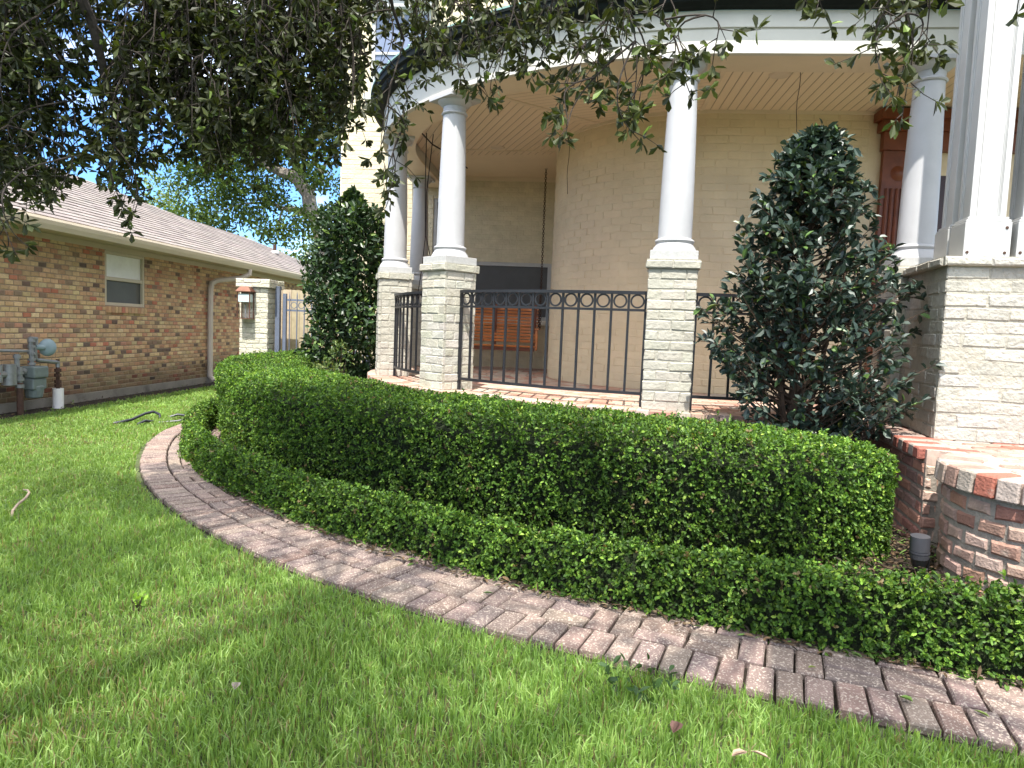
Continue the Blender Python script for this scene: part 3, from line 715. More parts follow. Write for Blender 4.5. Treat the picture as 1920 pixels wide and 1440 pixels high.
mb = MB(); wbar(wins[0] - .0, wins[1], z1 + .001, WT + .02, -.05, .06); mb.build('header_board', M['trim_tan'], nb)
# eaves
mb = MB(); mb.box(NW(S0, WT - .02, .0), D3 * (S1 - S0), N3 * .47, Z3 * .018); mb.box(NW(S0, WT - .09, .001), D3 * (S1 - S0), N3 * .02, Z3 * .068)
mb.box(NW(S0, WT - .06, .47), D3 * (S1 - S0), N3 * .02, Z3 * .16); mb.build('soffit', M['trim_tan'], nb)
mb = MB(); rows = []
for s in (S0, S1): rows.append([NW(s, z, d) for d, z in ((.492, 2.14), (.492, 2.265), (.60, 2.275), (.61, 2.245), (.595, 2.20), (.565, 2.145))])
mb.sweep(rows, True); mb.build('gutter', M['trim_tan'], nb)
mb = MB()
sd = 3.92
mb.tube([NW(sd + .55, 2.15, .54), NW(sd + .55, 2.06, .54), NW(sd + .47, 1.98, .42), NW(sd + .14, 1.90, .12), NW(sd + .03, 1.84, .07), NW(sd, 1.72, .06), NW(sd, .14, .06), NW(sd + .0, .06, .14)], .048, 8)
smooth_edges(mb.build('downspout', pm('downspout_paint', (.50, .44, .40), .5, var=.08), nb))
# roof: one slope of real shingle courses
RP = rad(26); up = -N3 * cos(RP) + Z3 * sin(RP); rn = N3 * sin(RP) + Z3 * cos(RP)
RE = NW(0, 2.285, .53)
top_s = [(-6., 4.0), (-1, 3.75), (3.2, 3.02), (4.2, 2.75), (5.8, 2.15), (8.4, 2.08), (9.6, 1.55), (9.9, 1.18), (10.6, .85), (13.6, .0)]
def ridge_at(s): return float(np.interp(s, [a for a, _ in top_s], [b for _, b in top_s]))
mb = MB(); row = 0; t = 0.
sc = [(.19, .162, .150), (.21, .18, .168), (.17, .145, .135), (.20, .17, .158), (.225, .195, .18)]
while t < 3.95:
    s = S0 - rng.uniform(0, .3)
    while s < S1:
        wd = rng.uniform(.16, .34); s2 = s + wd
        if ridge_at(s + wd / 2) > t:
            k = rng.uniform(0, .004); o = RE + D3 * s + up * t; tt = min(.16, ridge_at(s + wd / 2) - t + .05)
            mb.add([o + rn * (.012 + k), o + D3 * (wd - .004) + rn * (.012 + k), o + D3 * (wd - .004) + up * tt + rn * .002, o + up * tt + rn * .002, o - rn * .001, o + D3 * (wd - .004) - rn * .001], [(0, 1, 2, 3), (4, 5, 1, 0)], qc=jitcol(sc[rng.integers(5)], .08))
        s = s2
    t += .138
rf = mb.build('roof', shingle_mat('asphalt_shingle', PSI), nb)
mb = MB(); ss = np.linspace(S0, S1, 60)
rows = [[RE + D3 * s - rn * .01, RE + D3 * s + up * (ridge_at(s) + .04) - rn * .004, RE + D3 * s + up * ridge_at(s) - N3 * 3.0 - Z3 * 1.5, RE + D3 * s - N3 * 3 - Z3 * .15] for s in ss]
mb.sweep(rows, True, (.34, .26, .23)); mb.build('roof_deck', M['trim_tan'], nb)
def onroof(s, t): return RE + D3 * s + up * t
mb = MB(); p = onroof(8.35, 1.25); mb.tube([p, p + Z3 * .22], .045, 8); mb.build('vent_pipe', M['rust'], rf)
mb = MB(); p = onroof(8.35, 1.25); mb.lathe([(.11, -.0), (.10, .05), (.05, .075)], p, 12); p = onroof(2.05, 2.15)
mb.box(p - D3 * .1, D3 * .22, up * .2, rn * .09); mb.build('roof_vent', M['white'], rf)

# ================================================================== GAS METER, RISER, HOSE
gm = NW(-.62, 0, .30)
g = thing('gas_meter', gm, 'grey gas meter with valves and pipes beside the brick wall', 'gas meter')
P = lambda s, z, d=.22: NW(s, z if z < .56 or z > 2 else .56 + (z - .56) * .62, d)
sm = -.62
mb = MB(); mb.box(P(sm - .13, .42, .14), D3 * .24, N3 * .2, Z3 * .14); mb.box(P(sm - .12, .28, .15), D3 * .22, N3 * .17, Z3 * .14)
mb.tube([P(sm - .01, .33, .24), P(sm - .01, .18, .24)], [.105, .085], 14)
bev(mb.build('meter_body', M['meter'], g), .02, 3)
mb = MB(); mb.tube([P(sm + .09, .47, .22), P(sm + .15, .47, .25)], .035, 12); mb.build('meter_dial', M['meterglass'], g)
mb = MB()
for ax, zz in ((.0, .93), (-.0, .93)): pass
ctr = P(sm + .27, .90, .20); nd = (N3 * .92 - D3 * .39)
prof = [(0, -.045), (.05, -.045), (.06, -.02), (.10, -.012), (.108, 0), (.10, .014), (.085, .03), (.04, .05), (0, .05)]
mb.lathe(prof, (0, 0, 0), 24); k = mb.v[-1].copy(); e1 = np.cross(nd, Z3); e1 /= np.linalg.norm(e1)
mb.v[-1] = ctr + k[:, [0]] * e1 + k[:, [1]] * Z3 + k[:, [2]] * nd
mb.tube([P(sm + .06, .92, .2), P(sm + .2, .90, .2)], .035, 10); smooth_edges(mb.build('regulator', M['bluegrey'], g))
mb = MB()
mb.tube([P(sm - .01, .56, .22), P(sm - .01, 1.10, .2)], .028, 10)
for z in (.60, .68, .80, .93, 1.04): mb.tube([P(sm - .01, z - .022, .215), P(sm - .01, z + .022, .215)], .042, 10)
mb.tube([P(sm - .01, 1.08, .2), P(sm + .08, 1.08, .2), P(sm + .08, .95, .2)], .026, 8)
mb.tube([P(sm + .06, .92, .2), P(sm + .06, .70, .2), P(sm + .10, .66, .2), P(sm + .40, .60, .2), P(sm + .44, .60, .2), P(sm + .44, .52, .2)], .026, 8)
mb.tube([P(sm - .24, .56, .22), P(sm - .24, .80, .22)], .028, 10); mb.tube([P(sm - .24, .72, .22), P(sm - .24, .78, .22)], .042, 10)
mb.tube([P(sm - .24, .56, .25), P(sm - .24, .42, .25), P(sm - .24, .36, .25)], .03, 10)
for z in (.5, .42, .34): mb.tube([P(sm - .24, z - .02, .25), P(sm - .24, z + .02, .25)], .045, 8)
mb.tube([P(sm - .50, .48, .22), P(sm - .13, .50, .22)], .04, 10); mb.tube([P(sm - .50, .40, .22), P(sm - .50, .62, .22)], .035, 10)
mb.tube([P(sm - .36, .36, .22), P(sm - .36, .62, .22)], .075, 12)
mb.tube([P(sm - .42, 2.16, .05), P(sm - .42, .92, .05), P(sm - .40, .87, .07), P(sm - .36, .86, .1), P(sm - .01, .84, .2)], .018, 8)
smooth_edges(mb.build('pipework', M['pipe'], g))
mb = MB(); mb.tube([P(sm - .24, .38, .25), P(sm - .24, -.02, .25)], .036, 10); mb.build('ground_pipe', M['rust'], g)
mb = MB(); mb.tube([P(sm - .56, .50, .22), P(sm - .51, .50, .22)], .03, 10); mb.build('cap', M['redcap'], g)
sp = P(sm + .44, 0, .2)
t2 = thing('sleeved_riser_pipe', sp, 'rusty riser pipe standing in a short white plastic sleeve', 'pipe')
mb = MB(); mb.tube([sp + Z3 * .62, sp + Z3 * .05], .022, 10); 
for z in (.48, .42, .34, .29): mb.tube([sp + Z3 * (z - .02), sp + Z3 * (z + .02)], .04, 8)
mb.build('riser', M['rust'], t2)
mb = MB(); mb.lathe([(.062, -.02), (.062, .255), (.056, .257), (.050, .255), (.050, .0)], sp, 20); smooth_edges(mb.build('sleeve', M['pvc'], t2))
hp = np.array([-4.05, 7.75, 0])
mb = MB()
mb.tube([hp + np.array(a) for a in ((-.30, -.25, .02), (-.22, -.22, .035), (-.16, -.1, .05), (-.13, .12, .09), (-.10, .25, .10), (-.04, .27, .07), (-.02, .25, .02))], .016, 8)
mb.tube([hp + np.array(a) for a in ((.1, -.02, .015), (.28, .05, .03), (.45, .10, .075), (.58, .14, .085), (.66, .12, .06), (.67, .08, .015))], .015, 8)
mb.tube([hp + np.array(a) for a in ((-.02, -.25, .02), (.0, -.12, .045), (.03, .0, .02))], .016, 8)
mb.tube([hp + np.array(a) for a in ((.04, .33, .03), (.12, .38, .06), (.22, .38, .05), (.28, .36, .02))], .014, 8)
tag(smooth_edges(mb.build('garden_hose', M['hose'], None, loc=hp), 60), 'black hose looping out of the sunlit grass', 'hose')

# ================================================================== GATE AND BACK FENCE
gp = np.array([-3.98, 10.9, 0])
gt = thing('gate_pillar', gp, 'whitewashed brick gate pillar with projecting cap', 'pillar')
mb = MB(); square_bricks(mb, gp, .225, 0, 1.70, U3, lambda: jitcol((.52, .49, .39), .07), bl=.21, bh=.068, jit=.005); mb.build('shaft', M['pierbrick'], gt)
mb = MB(); square_bricks(mb, gp, .27, 1.701, 1.83, U3, lambda: jitcol((.52, .49, .39), .07), bl=.26, bh=.06, jit=.005); mb.build('cap', M['pierbrick'], gt)
ln = thing('wall_lantern', gp - V3 * .31 - U3 * .085 + Z3 * 1.22, 'copper and glass lantern fixed to the whitewashed gate pillar', 'lantern')
lc = gp - V3 * .315 - U3 * .085
mb = MB()
for sx in (-1, 1):
    for sy in (-1, 1): mb.cbox(lc + U3 * .095 * sx + V3 * .07 * sy + Z3 * 1.22, .012, .012, .40, U3, V3)
mb.cbox(lc + Z3 * 1.215, .21, .16, .012, U3, V3); mb.cbox(lc + Z3 * 1.618, .23, .18, .012, U3, V3)
mb.hexa([lc + U3 * a + V3 * b + Z3 * z for z, k in ((1.631, 1), (1.70, .55)) for a, b in ((-.12 * k, -.09 * k), (.12 * k, -.09 * k), (.12 * k, .09 * k), (-.12 * k, .09 * k))])
mb.build('frame', M['copperlamp'], ln)
mb = MB(); mb.cbox(lc + Z3 * 1.47, .17, .13, .12, U3, V3); mb.build('glass', M['lampglass'], ln)
mb = MB(); mb.tube([lc + Z3 * 1.228, lc + Z3 * 1.44], .012, 8); mb.tube([lc + U3 * .05 + Z3 * 1.228, lc + U3 * .05 + Z3 * 1.36], .01, 8); mb.build('candle', M['pipe'], ln)
gg = gp + U3 * .25
gate = thing('iron_gate', gg + U3 * .75, 'blue grey iron gate with rings between pillar and camellia', 'gate')
def gx(a, z=0., d=0.): return gg + U3 * a + V3 * d + Z3 * z
mb = MB(); mb.cbox(gx(.04, 0), .07, .07, 1.72, U3, V3); mb.cbox(gx(.04, 1.719), .075, .075, .02, U3, V3); mb.build('gate_post', M['gateblue'], gate)
for a_, w_, h_ in ((.15, .05, 1.63), (1.5, .06, 1.66)):
    mb = MB(); mb.cbox(gx(a_), w_, w_, h_, U3, V3); mb.build('gate_post', M['gateblue'], gate)
mb = MB()
for z in (1.36, 1.52, .12): mb.box(gx(.176, z), U3 * 1.29, V3 * .02, Z3 * .03)
mb.build('gate_rail', M['gateblue'], gate)
for k in range(11):
    mb = MB(); a = .23 + k * .118; mb.tube([gx(a, .08, -.012), gx(a, 1.60, -.012), gx(a, 1.66, -.012)], [.009, .009, .002], 6); mb.build('picket', M['gateblue'], gate)
    if k < 10:
        mb = MB(); c0 = gx(a + .059, 1.455, .01); pr = []
        for t in np.linspace(0, 2 * pi, 19):
            e_ = U3 * cos(t) + Z3 * sin(t); pr.append([c0 + e_ * .052 - V3 * .006, c0 + e_ * .052 + V3 * .006, c0 + e_ * .042 + V3 * .006, c0 + e_ * .042 - V3 * .006])
        mb.sweep(pr, True); mb.build('ring', M['gateblue'], gate)
mb = MB(); mb.box(gx(.58, .66, -.03), U3 * .12, V3 * .03, Z3 * .30); mb.lathe([(0, .04), (.03, .03), (.042, 0), (.03, -.03), (0, -.04)], gx(.55, .86, -.09), 12); mb.tube([gx(.55, .86, -.09), gx(.6, .86, -.02)], .012, 6); mb.build('gate_lock', M['rust'], gate)
fc = gp + V3 * .75
fence = thing('wood_fence', fc + U3 * 1, 'pale weathered wooden board fence behind the iron gate', 'fence')
k = -.25
mb = MB()
while k < 2.6:
    w = rng.uniform(.13, .15); mb.box(fc + U3 * k + V3 * rng.uniform(-.004, .004), U3 * w, V3 * .02, Z3 * (1.73 + rng.uniform(-.02, .02)), jitcol((.42, .34, .23), .12)); k += w + .006
mb.build('fence_boards', M['fencewood'], fence)
mb = MB(); mb.box(fc + V3 * .022 + U3 * -.3 + Z3 * .4, U3 * 2.9, V3 * .04, Z3 * .09, (.38, .31, .22)); mb.box(fc + V3 * .022 + U3 * -.3 + Z3 * 1.35, U3 * 2.9, V3 * .04, Z3 * .09, (.38, .31, .22)); mb.build('fence_rail', M['fencewood'], fence)

# ================================================================== CAMERA MODEL (used for the camera and for choosing where twigs hang)
F, PT, RO_ = 1301.5, -.0787, .0401
cf = np.array([0, cos(PT), sin(PT)]); cu0 = np.array([0, -sin(PT), cos(PT)]); cx0 = np.array([1., 0, 0])
cr = cos(RO_) * cx0 + sin(RO_) * cu0; cu = -sin(RO_) * cx0 + cos(RO_) * cu0
cr = cos(RO_) * cx0 + sin(RO_) * cu0; cu = cos(RO_) * cu0 - sin(RO_) * cx0
# vertical lines lean right in the picture, so the camera is turned the other way
cr, cu = cos(RO_) * cx0 + sin(RO_) * cu0, -sin(RO_) * cx0 + cos(RO_) * cu0
def seen(px, py, d):
    return np.array([0, 0, H]) + d * (cf + cr * (px - 960) / F - cu * (py - 720) / F)

# ================================================================== GROUND, PATH
def resample(P, step):
    P = np.asarray(P, float); L = np.r_[0, np.cumsum(np.linalg.norm(np.diff(P, axis=0), axis=1))]
    n = int(L[-1] / step) + 1; s = np.linspace(0, L[-1], n)
    return np.stack([np.interp(s, L, P[:, k]) for k in range(P.shape[1])], 1), s
outer = [(-3.35, 10.2), (-3.55, 8.9), (-3.66, 7.65), (-3.54, 6.85), (-3.23, 6.03), (-2.90, 5.36), (-2.57, 4.84), (-2.18, 4.34), (-1.80, 3.93), (-1.45, 3.60), (-1.17, 3.37), (-.71, 3.045), (-.31, 2.805), (.02, 2.64), (.41, 2.465), (.77, 2.31), (1.14, 2.155), (1.51, 2.015), (2.2, 1.77), (3.2, 1.46), (4.4, 1.2)]
OP, OS = resample(outer, .05)
for _ in range(30): OP[1:-1] = (OP[:-2] + 2 * OP[1:-1] + OP[2:]) / 4
def tangents(P): T = np.gradient(P, axis=0); return T / np.linalg.norm(T, axis=1)[:, None]
OT = tangents(OP); OI = np.stack([-OT[:, 1], OT[:, 0]], 1)       # inward normal (towards the porch)
def onpath(s, d, z=0.):
    s = min(max(s, 0), OS[-1]); p = np.array([np.interp(s, OS, OP[:, 0]), np.interp(s, OS, OP[:, 1])]); n = np.array([np.interp(s, OS, OI[:, 0]), np.interp(s, OS, OI[:, 1])])
    p = p + n * d; return np.array([p[0], p[1], z])
mb = MB(); mb.add([(-150, -150, 0), (150, -150, 0), (150, 150, 0), (-150, 150, 0)], [(0, 1, 2, 3)])
tag(mb.build('ground', M['soil']), kind='structure')
mb = MB(); rows = []
for s in np.arange(0, OS[-1], .1):
    p = onpath(s, .0, .005); q = onpath(s, 1.05, .012); c = np.array([*C, 0]); e = q + (c - q) / np.linalg.norm((c - q)[:2]) * max(0., np.linalg.norm((c - q)[:2]) - 3.6); e[2] = .02
    rows.append([p, q, e])
mb.sweep(rows, False); tag(mb.build('planting_bed', M['mulch']), kind='structure')
mb = MB(); rows = [[NW(s, .006, .0), NW(s, .006, .42 + .05 * sin(s * 2.3) + .04 * sin(s * 5.1))] for s in np.arange(S0, 8, .2)]
mb.sweep(rows, False); tag(mb.build('soil_strip', M['mulch']), kind='structure')
# pavers
mb = MB()
pc = [(0.177, 0.129, 0.108), (0.188, 0.139, 0.118), (0.171, 0.122, 0.107), (0.200, 0.149, 0.124), (0.156, 0.115, 0.104), (0.181, 0.129, 0.108), (0.211, 0.161, 0.130), (0.171, 0.115, 0.096)]
def paver(s0, s1, d0, d1):
    t = rng.uniform(-.002, .002, 4) + rng.uniform(-.0025, .0025); g = .0048; zt = .037
    jj = rng.uniform(-.004, .004, (4, 2)); b = .006
    c = [(s0 + g, d0 + g), (s1 - g, d0 + g), (s1 - g, d1 - g), (s0 + g, d1 - g)]
    ci = [(s0 + g + b, d0 + g + b), (s1 - g - b, d0 + g + b), (s1 - g - b, d1 - g - b), (s0 + g + b, d1 - g - b)]
    Pp = [onpath(a + j[0], e + j[1], -.03) for (a, e), j in zip(c, jj)] + [onpath(a + j[0], e + j[1], zt - .008 + tt) for (a, e), j, tt in zip(c, jj, t)] + [onpath(a + j[0], e + j[1], zt + tt) for (a, e), j, tt in zip(ci, jj, t)]
    Q = [(8, 9, 10, 11)]
    for k in range(4):
        k2 = (k + 1) % 4; Q += [(4 + k, 4 + k2, 8 + k2, 8 + k), (k, k2, 4 + k2, 4 + k)]
    mb.add(Pp, Q, qc=jitcol(pc[rng.integers(len(pc))], .10))
s = 0.
while s < OS[-1] - .3:
    w = rng.uniform(.096, .103); k = rng.uniform(-.007, .007); paver(s, s + w, k, .198 + rng.uniform(-.003, .003)); s += w
s = .03
while s < OS[-1] - .3:
    if rng.random() < .45:
        w = rng.uniform(.196, .204); paver(s, s + w, .203, .300); paver(s, s + w, .302, .400)
    else:
        w = rng.uniform(.096, .103); paver(s, s + w, .203, .400)
    s += w
s = 0.
while s < OS[-1] - .3:
    w = rng.uniform(.196, .204); paver(s, s + w, .405, .500); paver(s, s + w, .502, .598); s += w
tag(mb.build('path', M['paver']), kind='structure')

# ================================================================== LEAF AND GRASS HELPERS
def unit(A): return A / (np.linalg.norm(A, axis=-1, keepdims=True) + 1e-9)
def rdir(n): return unit(rng.normal(size=(n, 3)))
def leaves(mb, P, D, N, L, Wd, col, fold=.18, droop=.12, simple=False, ob=False):
    n = len(P); D = unit(D); S = unit(np.cross(D, N)); N2 = np.cross(S, D)
    L = np.broadcast_to(L, (n,))[:, None]; Wd = np.broadcast_to(Wd, (n,))[:, None]
    if simple:
        a = P + D * L * .5 + S * Wd * .5 + N2 * fold * Wd; b = P + D * L * .5 - S * Wd * .5 + N2 * fold * Wd; t = P + D * L - N2 * droop * L
        Vv = np.stack([P, a, t, b], 1).reshape(-1, 3); q = np.arange(n)[:, None] * 4 + np.array([0, 1, 2, 3]); mb.add(Vv, q, qc=col); return
    wa, wb = (.30, .52) if ob else (.42, .45)
    l1 = P + D * L * .32 + S * Wd * wa + N2 * fold * Wd; l2 = P + D * L * .70 + S * Wd * wb + N2 * (fold * Wd - droop * L * .5)
    t = P + D * L - N2 * droop * L; r1 = P + D * L * .32 - S * Wd * wa + N2 * fold * Wd; r2 = P + D * L * .70 - S * Wd * wb + N2 * (fold * Wd - droop * L * .5)
    Vv = np.stack([P, l1, l2, t, r2, r1], 1).reshape(-1, 3); i = np.arange(n)[:, None] * 6
    Q = np.stack([i + np.array([0, 1, 2, 3]), i + np.array([0, 3, 4, 5])], 1).reshape(-1, 4)
    mb.add(Vv, Q, qc=np.repeat(col, 2, axis=0))
def mixcol(n, pal, wts, amt=.2):
    pal = np.array(pal); k = rng.choice(len(pal), n, p=np.array(wts) / sum(wts)); return np.clip(pal[k] * (1 + rng.uniform(-amt, amt, (n, 1))), .003, .9)
def wav(P, f, seed):
    r = np.random.default_rng(seed); o = np.zeros(len(P))
    for k in range(5):
        d = unit(r.normal(size=(1, 3)))[0] * f * (1 + .5 * k); o += np.sin(P @ d + r.uniform(0, 6.3)) / (1 + .4 * k)
    return o / 2.5

# ================================================================== HEDGES
def hedge(name, fr, bk, zt, n, leafL, label, seed, batter=.05, loc=None, lowfade=.75):
    """fr, bk: front / back foot lines (m,2); zt: heights (m,)"""
    m = len(fr); fr, bk = np.array(fr), np.array(bk); zt = np.array(zt)
    wd = np.linalg.norm(bk - fr, axis=1)
    def prof(w):  # unit profile: (across 0..1 as metres fn, height frac)
        return w
    def surf(si, w):
        i = np.clip(si.astype(int), 0, m - 2); f = (si - i)[:, None]
        A = fr[i] * (1 - f) + fr[i + 1] * f; B = bk[i] * (1 - f) + bk[i + 1] * f; h = (zt[i] * (1 - f[:, 0]) + zt[i + 1] * f[:, 0])
        wid = np.linalg.norm(B - A, axis=1); dirn = (B - A) / wid[:, None]
        pts = np.stack([np.zeros_like(h), h * 0 + batter, h * 0 + batter + .05, wid - .09, wid - .03, wid], 1)
        hz = np.stack([h * .04, h - .05, h - .006, h, h - .09, h * .04], 1)
        seg = np.sqrt(np.diff(pts, axis=1) ** 2 + np.diff(hz, axis=1) ** 2); cum = np.concatenate([np.zeros((len(h), 1)), np.cumsum(seg, 1)], 1)
        x = w * cum[:, -1]; a = np.zeros_like(x); z = np.zeros_like(x); na = np.zeros_like(x); nz = np.zeros_like(x)
        for k in range(5):
            mk = (x >= cum[:, k]) & (x <= cum[:, k + 1] + 1e-9); g = (x - cum[:, k]) / (seg[:, k] + 1e-9)
            a = np.where(mk, pts[:, k] + g * (pts[:, k + 1] - pts[:, k]), a); z = np.where(mk, hz[:, k] + g * (hz[:, k + 1] - hz[:, k]), z)
            na = np.where(mk, -(hz[:, k + 1] - hz[:, k]) / (seg[:, k] + 1e-9), na); nz = np.where(mk, (pts[:, k + 1] - pts[:, k]) / (seg[:, k] + 1e-9), nz)
        Pp = np.concatenate([A + dirn * a[:, None], z[:, None]], 1); Nn = np.concatenate([dirn * na[:, None], nz[:, None]], 1)
        return Pp, unit(Nn), cum[:, -1]
    c = np.mean(np.vstack([fr, bk]), axis=0); root = thing(name, (*c, 0), label, 'hedge')
    # cumulative weight along the hedge
    sl = np.linalg.norm(np.diff((fr + bk) / 2, axis=0), axis=1) ; cw = np.r_[0, np.cumsum(sl)]
    K = 6; nc = n // K; n = nc * K
    s = np.interp(rng.uniform(0, cw[-1], nc), cw, np.arange(m)); w = rng.uniform(0, 1, nc)
    P, N, _ = surf(s, w)
    dpt = -rng.exponential(.020, nc) + .014; shoot = rng.random(nc) < .018; dpt[shoot] += rng.uniform(.012, .045, shoot.sum())
    thin = wav(P, 4.5, seed + 9) > .62; dpt[thin] -= rng.uniform(.0, .05, thin.sum())
    ax = unit(N + rdir(nc) * .8 + np.array([0, 0, .3]))
    rep = lambda a: np.repeat(a, K, axis=0)
    dead = rep(rng.random(nc) < .012 + .05 * thin)
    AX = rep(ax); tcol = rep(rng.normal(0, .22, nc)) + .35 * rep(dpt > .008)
    P = rep(P + N * dpt[:, None]) - AX * rng.uniform(0, .030, (n, 1)) ; N = rep(N)
    bumpy = wav(P, 9, seed) * .016 + wav(P, 28, seed + 1) * .010
    P = P + N * bumpy[:, None]
    # end caps: scatter leaves over the two ends as rounded faces
    D = unit(AX * .55 + rdir(n) * .95); NN = unit(rdir(n) + N * .8 + np.array([0, 0, .5]))
    patch = wav(P, 3.2, seed + 5)
    dark = np.array([(.034, .076, .012), (.054, .112, .016), (.088, .166, .024), (.15, .24, .035), (.20, .285, .045)])
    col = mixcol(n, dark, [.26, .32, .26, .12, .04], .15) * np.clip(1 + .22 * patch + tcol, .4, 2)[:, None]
    col[dead] = np.array([.20, .15, .07]) * rng.uniform(.6, 1.2, (dead.sum(), 1)); col = np.clip(col, .004, .9)
    mb = MB(); leaves(mb, P, D, NN, rng.uniform(.55, 1.35, n) * leafL, rng.uniform(.45, .85, n) * leafL, col, .12, .10)
    for e, sg in ((0, -1), (m - 1, 1)):
        ne = int(n * .035); A, B, h = fr[e], bk[e], zt[e]; tdir = unit((fr[e] - fr[e - sg]))[None][0]
        y = rng.uniform(0, 1, ne); zz = rng.uniform(.03, 1, ne) * h
        bul = (.12 if m < 0 or e == 0 else .03) * np.sqrt(np.clip(1 - (2 * y - 1) ** 2, 0, 1)) * np.sqrt(np.clip(1 - (zz / h) ** 4, 0, 1))
        Pe = np.concatenate([A + (B - A) * y[:, None] + tdir * (bul + rng.normal(0, .012, ne))[:, None], zz[:, None]], 1); Ne = np.tile([*tdir, .3], (ne, 1))
        leaves(mb, Pe, unit(Ne * .5 + rdir(ne)), unit(rdir(ne) + Ne), rng.uniform(.7, 1.25, ne) * leafL, rng.uniform(.58, .80, ne) * leafL, mixcol(ne, dark, [.2, .32, .28, .15, .05], .22), .12, .10)
    mb.build('foliage', M['boxleaf'], root)
    # solid dark core added to block light leaking through, with loose twigs
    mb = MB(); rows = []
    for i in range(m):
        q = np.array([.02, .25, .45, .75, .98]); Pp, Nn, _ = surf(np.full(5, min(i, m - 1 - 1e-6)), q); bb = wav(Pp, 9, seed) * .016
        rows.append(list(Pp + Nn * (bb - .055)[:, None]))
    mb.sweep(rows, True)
    for e in (0, -1): R = np.array(rows[e]); mb.add(R, T=[(0, 1, 2), (0, 2, 3), (0, 3, 4)])
    nt = int(n / 260)
    s = np.interp(rng.uniform(0, cw[-1], nt), cw, np.arange(m)); P, N, _ = surf(s, rng.uniform(.02, .6, nt))
    for k in range(nt):
        p = P[k] - N[k] * .04; d = unit(N[k] * .4 + rng.normal(size=3) * .6 + np.array([0, 0, .5])); l = rng.uniform(.06, .14)
        mb.tube([p, p + d * l * .5 + rng.normal(size=3) * .008, p + d * l], [.0022, .0016, .0008], 4, col=(1, 1, 1))
    mb.build('stems', M['hedgecore'], root)
    return root
def smooth2(P, k):
    P = np.array(P, float)
    for _ in range(k): P[1:-1] = (P[:-2] + 2 * P[1:-1] + P[2:]) / 4
    return P
# low hedge, following the path
ssr = np.arange(1.2, OS[-1] - 1.0, .08)
def off_at(s):
    p = onpath(s, 0); d = p[:2] - C; a = math.degrees(math.atan2(d @ V, d @ U)); a = a if a < 0 else a - 360
    return float(np.interp(a, [-200, -155, -137, -125, -110, -95, -88, -80], [.22, .26, .34, .43, .47, .44, .42, .41]))
fr = np.array([onpath(s, off_at(s))[:2] for s in ssr]); bk = np.array([onpath(s, off_at(s) + .20)[:2] for s in ssr])
fx = fr[:, 0]; zt = np.interp(fx, [-4, -2, 0, 1.0, 2.0], [.325, .305, .30, .325, .385])
hedge('boxwood_hedge', fr, bk, zt, 132000, .0192, 'low clipped boxwood hedge edging the curved brick path', 11, .03)
# tall hedge, between the low hedge and the porch (feet given in the porch frame)
pol = lambda a, r: (r * cos(rad(a)), r * sin(rad(a)))
st = [((-5.50, 2.05), (-4.80, 2.05), .73), ((-5.45, .9), (-4.70, .9), .76), ((-5.39, -.2), (-4.60, -.2), .76), ((-5.30, -1.1), (-4.45, -1.0), .76), (pol(-158, 5.33), pol(-158, 4.52), .755), (pol(-148, 5.35), pol(-148, 4.45), .75), (pol(-138, 5.37), pol(-138, 4.42), .74), (pol(-128, 5.40), pol(-128, 4.45), .735), (pol(-118, 5.45), pol(-118, 4.56), .73), (pol(-108, 5.50), pol(-108, 4.66), .725), (pol(-99, 5.54), pol(-99, 4.76), .72), (pol(-93, 5.57), pol(-93, 4.84), .71), ((.05, -5.60), (.02, -4.92), .695), ((.26, -5.50), (.24, -4.98), .68), ((.42, -5.40), (.40, -5.02), .665), ((.54, -5.32), (.52, -5.06), .64), ((.60, -5.24), (.59, -5.12), .60)]
A, sA = resample([(*a, *b, z) for a, b, z in st], .08); A = smooth2(A, 8)
fr = np.array([W(a[0], a[1])[:2] for a in A]); bk = np.array([W(a[2], a[3])[:2] for a in A])
hedge('boxwood_hedge', fr, bk, A[:, 4], 300000, .0200, 'tall broad boxwood hedge wrapping around the front of the porch', 23, -.07)

# ================================================================== TREES AND SHRUBS
def limb(mb, pts, r0, r1, n=8, wob=.0):
    pts = np.array(pts, float); ln_ = np.linalg.norm(np.diff(pts, axis=0), axis=1).sum(); P, s = resample(pts, min(max(.06, ln_ / 14), ln_ / 4.001)); P = smooth2(P, 3)
    if wob: P[1:-1] += rng.normal(0, wob, P[1:-1].shape)
    mb.tube(P, np.linspace(r0, r1, len(P)), n); return P
